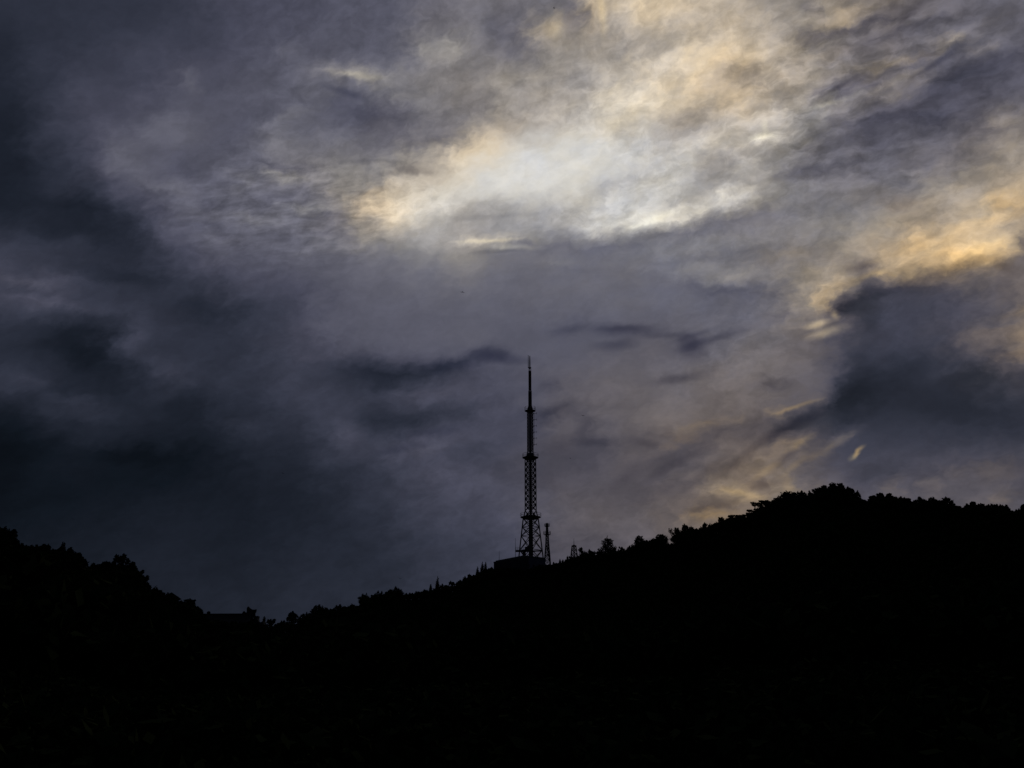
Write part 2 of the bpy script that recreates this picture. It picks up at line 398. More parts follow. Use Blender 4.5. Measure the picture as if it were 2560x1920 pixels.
        bg = N('ShaderNodeBackground'); Lk(y, bg.inputs['Color'])
        return bg.outputs[0]

    sh = band_shader(0)
    for b in range(1, BANDS):
        m = N('ShaderNodeMixShader')
        Lk(math_('GREATER_THAN', elw, EL0 + b * PER * step), m.inputs[0])
        Lk(sh, m.inputs[1]); Lk(band_shader(b), m.inputs[2])
        sh = m.outputs[0]
    sky = N('ShaderNodeTexSky'); sky.sky_type = 'NISHITA'; sky.sun_disc = False
    sky.sun_elevation = R(SUN_EL); sky.sun_rotation = R(SUN_AZ)
    bg2 = N('ShaderNodeBackground'); Lk(sky.outputs[0], bg2.inputs['Color']); bg2.inputs['Strength'].default_value = 0.0001
    ad = N('ShaderNodeAddShader'); Lk(sh, ad.inputs[0]); Lk(bg2.outputs[0], ad.inputs[1])
    out = N('ShaderNodeOutputWorld'); Lk(ad.outputs[0], out.inputs[0])
    w.cycles.sampling_method = 'MANUAL'
    w.cycles.sample_map_resolution = 512


nodes_world()

# ---------------------------------------------------------------- sun, veiled by the clouds low over the right-hand hill
sun_data = bpy.data.lights.new("sun", 'SUN')
sun_data.energy = 0.06
sun_data.angle = R(12)
sun_data.color = (1.0, 0.86, 0.66)
sun = bpy.data.objects.new("sun", sun_data)
sd = Vector((math.sin(R(SUN_AZ)) * math.cos(R(SUN_EL)), math.cos(R(SUN_AZ)) * math.cos(R(SUN_EL)), math.sin(R(SUN_EL))))
sun.rotation_euler = sd.to_track_quat('Z', 'Y').to_euler()
sun.location = (150, 300, 200)
COL.objects.link(sun)

# =====================================================================
# helpers
# =====================================================================
def tag(o, label=None, cat=None, group=None, kind=None):
    if label: o['label'] = label
    if cat: o['category'] = cat
    if group: o['group'] = group
    if kind: o['kind'] = kind
    return o


def empty(name, loc, rz=0.0):
    o = bpy.data.objects.new(name, None)
    o.empty_display_size = 1.0
    o.location = loc; o.rotation_euler = (0, 0, rz)
    COL.objects.link(o)
    return o


def obj(name, verts, faces, mat, parent=None, loc=None):
    me = bpy.data.meshes.new(name)
    me.from_pydata([tuple(v) for v in verts], [], faces)
    me.update()
    me.materials.append(mat)
    o = bpy.data.objects.new(name, me)
    COL.objects.link(o)
    if parent is not None: o.parent = parent
    if loc is not None: o.location = loc
    return o


class MB:
    """collects boxes, bars, rings and tubes into one mesh"""
    def __init__(self): self.v, self.f = [], []

    def add(self, vs, fs):
        n = len(self.v)
        self.v += [tuple(v) for v in vs]; self.f += [tuple(i + n for i in f) for f in fs]

    def box(self, c, s, rz=0.0):
        cx, cy, cz = c; hx, hy, hz = s[0] / 2, s[1] / 2, s[2] / 2
        co, si = math.cos(rz), math.sin(rz)
        vs = []
        for dz in (-hz, hz):
            for dx, dy in ((-hx, -hy), (hx, -hy), (hx, hy), (-hx, hy)):
                vs.append((cx + dx * co - dy * si, cy + dx * si + dy * co, cz + dz))
        self.add(vs, [(3, 2, 1, 0), (4, 5, 6, 7), (0, 1, 5, 4), (1, 2, 6, 5), (2, 3, 7, 6), (3, 0, 4, 7)])

    def bar(self, a, b, w, d=None):
        a, b = Vector(a), Vector(b); d = d or w
        ax = (b - a).normalized()
        up = Vector((0, 0, 1)) if abs(ax.z) < 0.95 else Vector((1, 0, 0))
        s = ax.cross(up).normalized(); t = s.cross(ax).normalized()
        vs = [p + s * (i * w / 2) + t * (j * d / 2) for p in (a, b) for i, j in ((-1, -1), (1, -1), (1, 1), (-1, 1))]
        self.add(vs, [(0, 1, 2, 3), (7, 6, 5, 4), (1, 0, 4, 5), (2, 1, 5, 6), (3, 2, 6, 7), (0, 3, 7, 4)])

    def lathe(self, prof, n=12, c=(0, 0), phase=0.0):
        vs, fs = [], []
        for r, z in prof:
            for k in range(n):
                a = phase + 2 * math.pi * k / n
                vs.append((c[0] + r * math.cos(a), c[1] + r * math.sin(a), z))
        m = len(prof)
        for i in range(m - 1):
            for k in range(n):
                fs.append((i * n + k, i * n + (k + 1) % n, (i + 1) * n + (k + 1) % n, (i + 1) * n + k))
        fs.append(tuple(range(n))[::-1]); fs.append(tuple((m - 1) * n + k for k in range(n)))
        self.add(vs, fs)

    def build(self, name, mat, parent=None): return obj(name, self.v, self.f, mat, parent)


# =====================================================================
# materials (all node based)
# =====================================================================
def material(name, c1, c2, scale=1.0, rough=0.9, metal=0.0, bump=0.0, spec=0.2):
    m = bpy.data.materials.new(name); m.use_nodes = True
    nt = m.node_tree; b = nt.nodes['Principled BSDF']
    tc = nt.nodes.new('ShaderNodeTexCoord')
    n = nt.nodes.new('ShaderNodeTexNoise'); n.inputs['Scale'].default_value = scale; n.inputs['Detail'].default_value = 5
    nt.links.new(tc.outputs['Object'], n.inputs['Vector'])
    r = nt.nodes.new('ShaderNodeValToRGB')
    r.color_ramp.elements[0].position = 0.3; r.color_ramp.elements[0].color = (*c1, 1)
    r.color_ramp.elements[1].position = 0.7; r.color_ramp.elements[1].color = (*c2, 1)
    nt.links.new(n.outputs[0], r.inputs[0]); nt.links.new(r.outputs[0], b.inputs['Base Color'])
    b.inputs['Roughness'].default_value = rough; b.inputs['Metallic'].default_value = metal
    b.inputs['Specular IOR Level'].default_value = spec
    if bump:
        bp = nt.nodes.new('ShaderNodeBump'); bp.inputs['Strength'].default_value = bump
        nt.links.new(n.outputs[0], bp.inputs['Height']); nt.links.new(bp.outputs[0], b.inputs['Normal'])
    return m


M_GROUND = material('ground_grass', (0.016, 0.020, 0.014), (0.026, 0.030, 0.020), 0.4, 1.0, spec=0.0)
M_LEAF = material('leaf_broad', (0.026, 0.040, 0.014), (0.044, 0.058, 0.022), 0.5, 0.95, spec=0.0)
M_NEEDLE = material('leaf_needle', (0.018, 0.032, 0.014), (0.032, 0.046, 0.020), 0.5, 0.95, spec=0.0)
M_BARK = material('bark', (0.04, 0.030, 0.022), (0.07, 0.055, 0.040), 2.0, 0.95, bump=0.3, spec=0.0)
M_STEEL = material('painted_steel', (0.10, 0.085, 0.08), (0.15, 0.12, 0.11), 0.6, 0.75, 0.0)
M_DARKSTEEL = material('dark_steel', (0.05, 0.045, 0.045), (0.08, 0.07, 0.07), 0.8, 0.7, 0.0)
M_SHAFT = material('shaft_sheeting', (0.10, 0.08, 0.075), (0.14, 0.11, 0.10), 0.5, 0.8)
M_RADOME = material('radome', (0.10, 0.05, 0.045), (0.13, 0.07, 0.06), 0.5, 0.6)
M_PLASTER = material('lilac_plaster', (0.20, 0.18, 0.23), (0.26, 0.235, 0.29), 0.3, 0.95, spec=0.1)
M_PLASTER2 = material('grey_plaster', (0.07, 0.065, 0.07), (0.10, 0.09, 0.095), 0.3, 0.95, spec=0.1)
M_CONCRETE = material('concrete', (0.18, 0.17, 0.16), (0.26, 0.25, 0.23), 0.8, 0.95, spec=0.1)
M_TILE = material('roof_tile', (0.035, 0.035, 0.038), (0.06, 0.06, 0.062), 1.5, 0.85, spec=0.1)
M_TIMBER = material('red_timber', (0.09, 0.03, 0.02), (0.13, 0.045, 0.03), 1.5, 0.85, spec=0.1)
M_GLASS = material('dark_glass', (0.02, 0.022, 0.025), (0.03, 0.032, 0.035), 1.0, 0.35, spec=0.3)
M_BIRD = material('bird_feather', (0.03, 0.03, 0.035), (0.05, 0.05, 0.055), 20.0, 0.9, spec=0.0)

# =====================================================================
# terrain: two wooded hills and the saddle between them
# =====================================================================
# the wooded skyline: photo x, photo y
SKY = [(0,1313),(12,1322),(30,1337),(40,1353),(65,1363),(95,1364),(112,1364),(130,1372),(150,1370),(168,1369),(178,1370),(200,1386),
 (212,1394),(222,1408),(232,1413),(255,1414),(275,1412),(290,1405),(304,1385),(320,1395),(335,1415),(352,1434),(362,1452),(375,1478),
 (385,1476),(402,1472),(418,1492),(440,1500),(460,1501),(480,1500),(492,1512),(502,1528),(515,1540),(560,1545),(640,1550),(665,1556),(690,1566),(700,1556),
 (720,1545),(745,1556),(752,1552),(765,1532),(795,1513),(832,1522),(860,1514),(895,1508),(905,1488),(925,1486),(943,1496),(955,1480),
 (980,1470),(1000,1471),(1009,1483),(1040,1478),(1070,1472),(1085,1466),(1105,1461),(1125,1462),(1150,1450),(1175,1436),(1190,1430),
 (1205,1418),(1235,1418),(1260,1417),(1318,1417),(1330,1413),(1346,1406),(1378,1406),(1385,1409),(1415,1398),(1427,1388),(1450,1382),(1480,1377),(1493,1385),(1510,1375),(1545,1374),(1575,1364),(1590,1350),
 (1620,1349),(1645,1341),(1662,1343),(1668,1357),(1682,1328),(1710,1315),(1732,1320),(1752,1320),(1765,1310),(1795,1300),(1812,1297),
 (1835,1288),(1865,1284),(1887,1263),(1930,1258),(1955,1236),(1990,1235),(2030,1232),(2050,1222),(2080,1212),(2110,1212),(2130,1227),(2150,1242),
 (2165,1252),(2185,1239),(2222,1238),(2265,1248),(2288,1252),(2310,1248),(2345,1251),(2365,1245),(2382,1262),(2410,1267),(2431,1258),
 (2500,1263),(2518,1268),(2530,1277),(2560,1268)]
# horizontal distance of the skyline: photo x, metres
DIST = [(-400,330),(0,340),(300,350),(450,370),(640,400),(700,470),(900,540),(1050,650),(1235,705),(1400,735),(1600,690),(1800,600),(2000,540),(2560,500),(3000,500)]
SKY_AZ = [azel(x, y) for x, y in SKY]
DIST_AZ = [(azel(x, 1400)[0], d) for x, d in DIST]


def lerp(tab, x):
    if x <= tab[0][0]: return tab[0][1]
    for (a, p), (b, q) in zip(tab, tab[1:]):
        if x <= b: return p + (q - p) * (x - a) / (b - a)
    return tab[-1][1]


def smooth_sky(az):
    """lower, smoothed envelope of the wooded skyline, as an elevation in degrees"""
    vals = [lerp(SKY_AZ, az + o) for o in (-0.9, -0.6, -0.3, 0, 0.3, 0.6, 0.9)]
    return 0.5 * min(vals) + 0.5 * sum(vals) / len(vals)


TREE_H = 5.5      # height of the wood on the ridge that hides the ground


def ridge(az):
    """distance and ground height of the ridge seen at an azimuth (degrees)"""
    a = max(-33.0, min(33.0, az))
    d = lerp(DIST_AZ, a)
    z = EYE.z + d * math.tan(R(smooth_sky(a))) - TREE_H
    out = abs(az) - 33.0
    if out > 0:
        t = min(out / 90.0, 1.0); t = t * t * (3 - 2 * t)
        z = z * (1 - t) + 25.0 * t; d = d * (1 - t) + 900.0 * t
    return d, z


_R = {}
def ridge_c(az):
    k = round(az * 10)
    if k not in _R: _R[k] = ridge(k / 10.0)
    return _R[k]


def ground_z(x, y):
    r = math.hypot(x, y); az = math.degrees(math.atan2(x, y))
    d, z = ridge_c(az)
    s = r / d
    wob = 1.3 * math.sin(x * 0.031 + 1.3) * math.sin(y * 0.027) + 0.6 * math.sin(x * 0.09) * math.cos(y * 0.083 + 2)
    if s <= 1:
        h = z * (0.10 * s + 0.90 * s ** 2.1)
        return h + wob * min(1, max(0, s - 0.12) * 3) * (1 - s ** 6)
    t = s - 1
    return z * max(0.25, 1 - 0.12 * t - 1.1 * t * t) - min(t * 30, 6)


def make_terrain():
    ss = [0.004 * 1.35 ** i for i in range(14)]
    ss = [s for s in ss if s < 0.12] + [0.12 + 0.04 * i for i in range(18)] + [0.84, 0.87, 0.90, 0.92, 0.94, 0.96, 0.975, 0.99, 1.0, 1.01, 1.025, 1.05, 1.08, 1.12, 1.18, 1.26, 1.36, 1.5, 1.7, 2.0, 2.5, 3.2, 4.2, 6.0]
    azs = [-33 + 0.25 * i for i in range(265)] + [34 + 2 * i for i in range(147)]
    naz = len(azs)
    vs, fs = [(0, 0, ground_z(0.01, 0.01))], []
    for s in ss:
        for az in azs:
            a = R(az); r = ridge_c(((az + 180) % 360) - 180)[0] * s
            x, y = r * math.sin(a), r * math.cos(a)
            vs.append((x, y, ground_z(x, y)))
    for k in range(naz):
        fs.append((0, 1 + (k + 1) % naz, 1 + k))
    for i in range(len(ss) - 1):
        b0, b1 = 1 + i * naz, 1 + (i + 1) * naz
        for k in range(naz):
            fs.append((b0 + k, b0 + (k + 1) % naz, b1 + (k + 1) % naz, b1 + k))
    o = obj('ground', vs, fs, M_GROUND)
    for p in o.data.polygons: p.use_smooth = True
    tag(o, kind='structure')


make_terrain()

# =====================================================================
# trees
# =====================================================================
def leaf_cloud(rng, centres, n, size, flat=0.7):
    """n small leaf sprays scattered through a list of (centre, radius) clumps -> verts, faces"""
    tot = sum(r ** 2 for _, r in centres)
    V, F = [], []
    for c, r in centres:
        m = max(3, int(n * r * r / tot))
        P = rng.normal(size=(m, 3)); P /= np.linalg.norm(P, axis=1)[:, None]
        P *= (r * rng.random(m) ** 0.42)[:, None]; P[:, 2] *= flat
        P += np.array(c)
        A = rng.normal(size=(m, 3)); A /= np.linalg.norm(A, axis=1)[:, None]
        B = np.cross(A, rng.normal(size=(m, 3))); B /= np.linalg.norm(B, axis=1)[:, None]
        S = size * (0.6 + 0.9 * rng.random(m))[:, None]
        for Q in (P - A * S, P + B * S * 0.55, P + A * S, P - B * S * 0.55): V.append(Q)
        base = sum(len(q) for q in V[:-4])
        # vertices are stored in four blocks of m
        i = np.arange(m)
        F.append(np.stack([base + i, base + m + i, base + 2 * m + i, base + 3 * m + i], 1))
    V = np.concatenate(V); F = np.concatenate(F)
    return V, F


def np_mesh(name, V, F, mat):
    me = bpy.data.meshes.new(name)
    me.vertices.add(len(V)); me.vertices.foreach_set('co', np.asarray(V, np.float32).ravel())
    me.loops.add(F.size); me.loops.foreach_set('vertex_index', F.astype(np.int32).ravel())
    me.polygons.add(len(F)); me.polygons.foreach_set('loop_start', np.arange(0, F.size, F.shape[1], dtype=np.int32))
    me.update(calc_edges=True)
    me.materials.append(mat)
    return me


def limb(mb, a, b, r0, r1, n=6):
    a, b = Vector(a), Vector(b); ax = (b - a).normalized()
    up = Vector((0, 0, 1)) if abs(ax.z) < 0.9 else Vector((1, 0, 0))
    s = ax.cross(up).normalized(); t = s.cross(ax)
    vs = [p + (s * math.cos(k * 2 * math.pi / n) + t * math.sin(k * 2 * math.pi / n)) * r for p, r in ((a, r0), (b, r1)) for k in range(n)]
    mb.add(vs, [(k, (k + 1) % n, n + (k + 1) % n, n + k) for k in range(n)])


def tree_broad(rng, h, w, open_=0.0):
    """broadleaf: forked trunk, crown of uneven clumps"""
    tr = MB(); base = h * (0.30 + 0.1 * rng.random())
    limb(tr, (0, 0, -1.0), (0, 0, base), 0.045 * h, 0.028 * h)
    cl = []
    n = 9 + int(rng.integers(0, 4))
    for k in range(n):
        a = 2 * math.pi * k / n + rng.normal() * 0.4
        z = h * (0.42 + 0.44 * rng.random())
        rr = w * 0.5 * (0.35 + 0.5 * rng.random()) * (1.15 - 0.55 * abs(z / h - 0.5) * 2)
        c = (math.cos(a) * rr, math.sin(a) * rr, z)
        r = min(w, h) * (0.13 + 0.10 * rng.random()) * (1 - 0.25 * open_)
        cl.append((c, r)); limb(tr, (0, 0, base * 0.95), c, 0.018 * h, 0.006 * h, 4)
    for k in range(5):
        c = (rng.normal() * w * 0.10, rng.normal() * w * 0.10, h * (0.70 + 0.05 * k))
        r = min(w, h) * (0.17 - 0.022 * k)
        c = (c[0], c[1], min(c[2], h - r * 0.7)); cl.append((c, r)); limb(tr, (0, 0, base * 0.95), c, 0.02 * h, 0.006 * h, 4)
    if open_ < 0.5: cl.append(((0, 0, h * 0.5), min(w, h) * 0.27))
    # upright sprigs that break the outline
    for k in range(16):
        c, r = cl[int(rng.integers(0, n + 5))]
        a = rng.random() * 6.28; q = rng.random() * r * 0.8
        x, y, z = c[0] + math.cos(a) * q, c[1] + math.sin(a) * q, c[2] + r * 0.62
        for j in range(3): cl.append(((x, y, z + 0.42 * j), 0.62 - 0.16 * j))
    V, F = leaf_cloud(rng, cl, int(1900 * (1 - 0.3 * open_)), 0.34)
    return tr, V, F


def tree_pine(rng, h, w):
    """conifer: straight leader, tiers of upswept boughs with gaps"""
    tr = MB(); limb(tr, (0, 0, -1.0), (0, 0, h * 0.96), 0.035 * h, 0.008 * h)
    cl = []
    z = h * 0.16; a = rng.random() * 6
    while z < h * 0.9:
        f = 1 - (z / h)
        reach = w * 0.5 * (0.18 + 0.95 * f ** 0.75)
        for k in range(4):
            a += 1.7 + rng.normal() * 0.2
            L = reach * (0.7 + 0.45 * rng.random())
            for q in (0.45, 0.8, 1.0):
                c = (math.cos(a) * L * q, math.sin(a) * L * q, z + L * q * 0.35)
                cl.append((c, max(0.5, w * (0.15 * f + 0.05) * (1.15 - 0.35 * q))))
            limb(tr, (0, 0, z), c, 0.010 * h, 0.004 * h, 4)
        z += h * (0.085 + 0.03 * rng.random())
    for q in range(5): cl.append(((0, 0, h * (0.80 + 0.045 * q)), (0.045 * h + 0.25) * (1 - 0.17 * q)))
    for q in range(7):
        a = rng.random() * 6.28; rr = w * 0.34 * rng.random(); zz = h * (0.62 + 0.2 * rng.random())
        for j in range(3): cl.append(((math.cos(a) * rr, math.sin(a) * rr, zz + 0.5 * j), 0.5 - 0.13 * j))
    cl.append(((0, 0, h * 0.25), w * 0.27)); cl.append(((0, 0, h * 0.42), w * 0.19)); cl.append(((0, 0, h * 0.6), w * 0.12)); cl.append(((0, 0, h * 0.74), w * 0.08))
    V, F = leaf_cloud(rng, cl, 2800, 0.46, 0.8)
    return tr, V, F


def tree_cypress(rng, h, w):
    """narrow column of dense foliage"""
    tr = MB(); limb(tr, (0, 0, -1.0), (0, 0, h * 0.8), 0.03 * h, 0.01 * h)
    cl = []
    for k in range(20):
        t = k / 19.0
        r = w * 0.62 * (1 - t) ** 0.75 * min(1, 0.55 + 2 * t) + 0.22
        cl.append(((rng.normal() * w * 0.03, rng.normal() * w * 0.03, h * (0.06 + 0.92 * t)), r))
    V, F = leaf_cloud(rng, cl, 2000, 0.30, 1.0)
    return tr, V, F


def tree_flat(rng, h, w):
    """old pine with layered, wind-swept, nearly level sprays"""
    tr = MB()
    lean = 0.25 * h
    limb(tr, (0, 0, -1.0), (-lean * 0.4, 0, h * 0.55), 0.04 * h, 0.025 * h)
    limb(tr, (-lean * 0.4, 0, h * 0.55), (lean * 0.3, 0, h * 0.92), 0.025 * h, 0.01 * h)
    cl = []
    for k in range(13):
        t = k / 12.0
        z = h * (0.36 + 0.58 * rng.random())
        x = w * (rng.random() - 0.5) * (1.0 - 0.7 * (z / h - 0.36)); y = w * 0.5 * (rng.random() - 0.5)
        cl.append(((x, y, z), w * 0.10))
        cl.append(((x + w * 0.09, y, z + 0.1), w * 0.075)); cl.append(((x - w * 0.09, y, z + 0.15), w * 0.07))
        limb(tr, (0, 0, h * 0.5), (x, y, z), 0.015 * h, 0.005 * h, 4)
    V, F = leaf_cloud(rng, cl, 1800, 0.36, 0.75)
    return tr, V, F


KINDS = {'broad': (tree_broad, M_LEAF), 'pine': (tree_pine, M_NEEDLE), 'cypress': (tree_cypress, M_NEEDLE), 'flat': (tree_flat, M_NEEDLE)}
NAMES = {'broad': 'broadleaf_tree', 'pine': 'pine_tree', 'cypress': 'cypress_tree', 'flat': 'spreading_pine_tree', 'open': 'broadleaf_tree'}
_tree_count = [0]


def tree(kind, px, py, wpx, label, back=0.0, group=None, minh=3.0):
    """a tree whose tip stands on the skyline at a photo point and whose crown is wpx wide in the photo"""
    _tree_count[0] += 1
    rng = np.random.default_rng(1000 + _tree_count[0] * 7)
    az = azel(px, py)[0]
    d = ridge_c(az)[0] + back
    P = at(px, py, d)
    gz = ground_z(P.x, P.y)
    h = P.z - gz
    if h < minh: gz = P.z - minh; h = minh
    w = wpx * d / (FPX * 0.95)
    if group == G_R and kind == 'broad' and rng.random() < 0.55 and not any(q in label for q in ('round', 'dome', 'flat', 'hump', 'block', 'square', 'bush')): kind = 'pine'
    if kind == 'open': fn, mat = tree_broad, M_LEAF
    else: fn, mat = KINDS[kind]
    tr, V, F = fn(rng, h, w, 1.0) if kind == 'open' else fn(rng, h, w)
    # scale the crown so that its top is exactly the tree's height
    V[:, 2] *= h / max(V[:, 2].max(), 0.1) if V[:, 2].max() > h else 1.0
    a = rng.random() * 6.28 if kind in ('broad', 'open') else 0.0
    root = empty(NAMES[kind], (P.x, P.y, gz), a)
    tag(root, label, 'tree', group)
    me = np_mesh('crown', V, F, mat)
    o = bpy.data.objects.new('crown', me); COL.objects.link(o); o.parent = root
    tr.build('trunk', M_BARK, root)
    return root

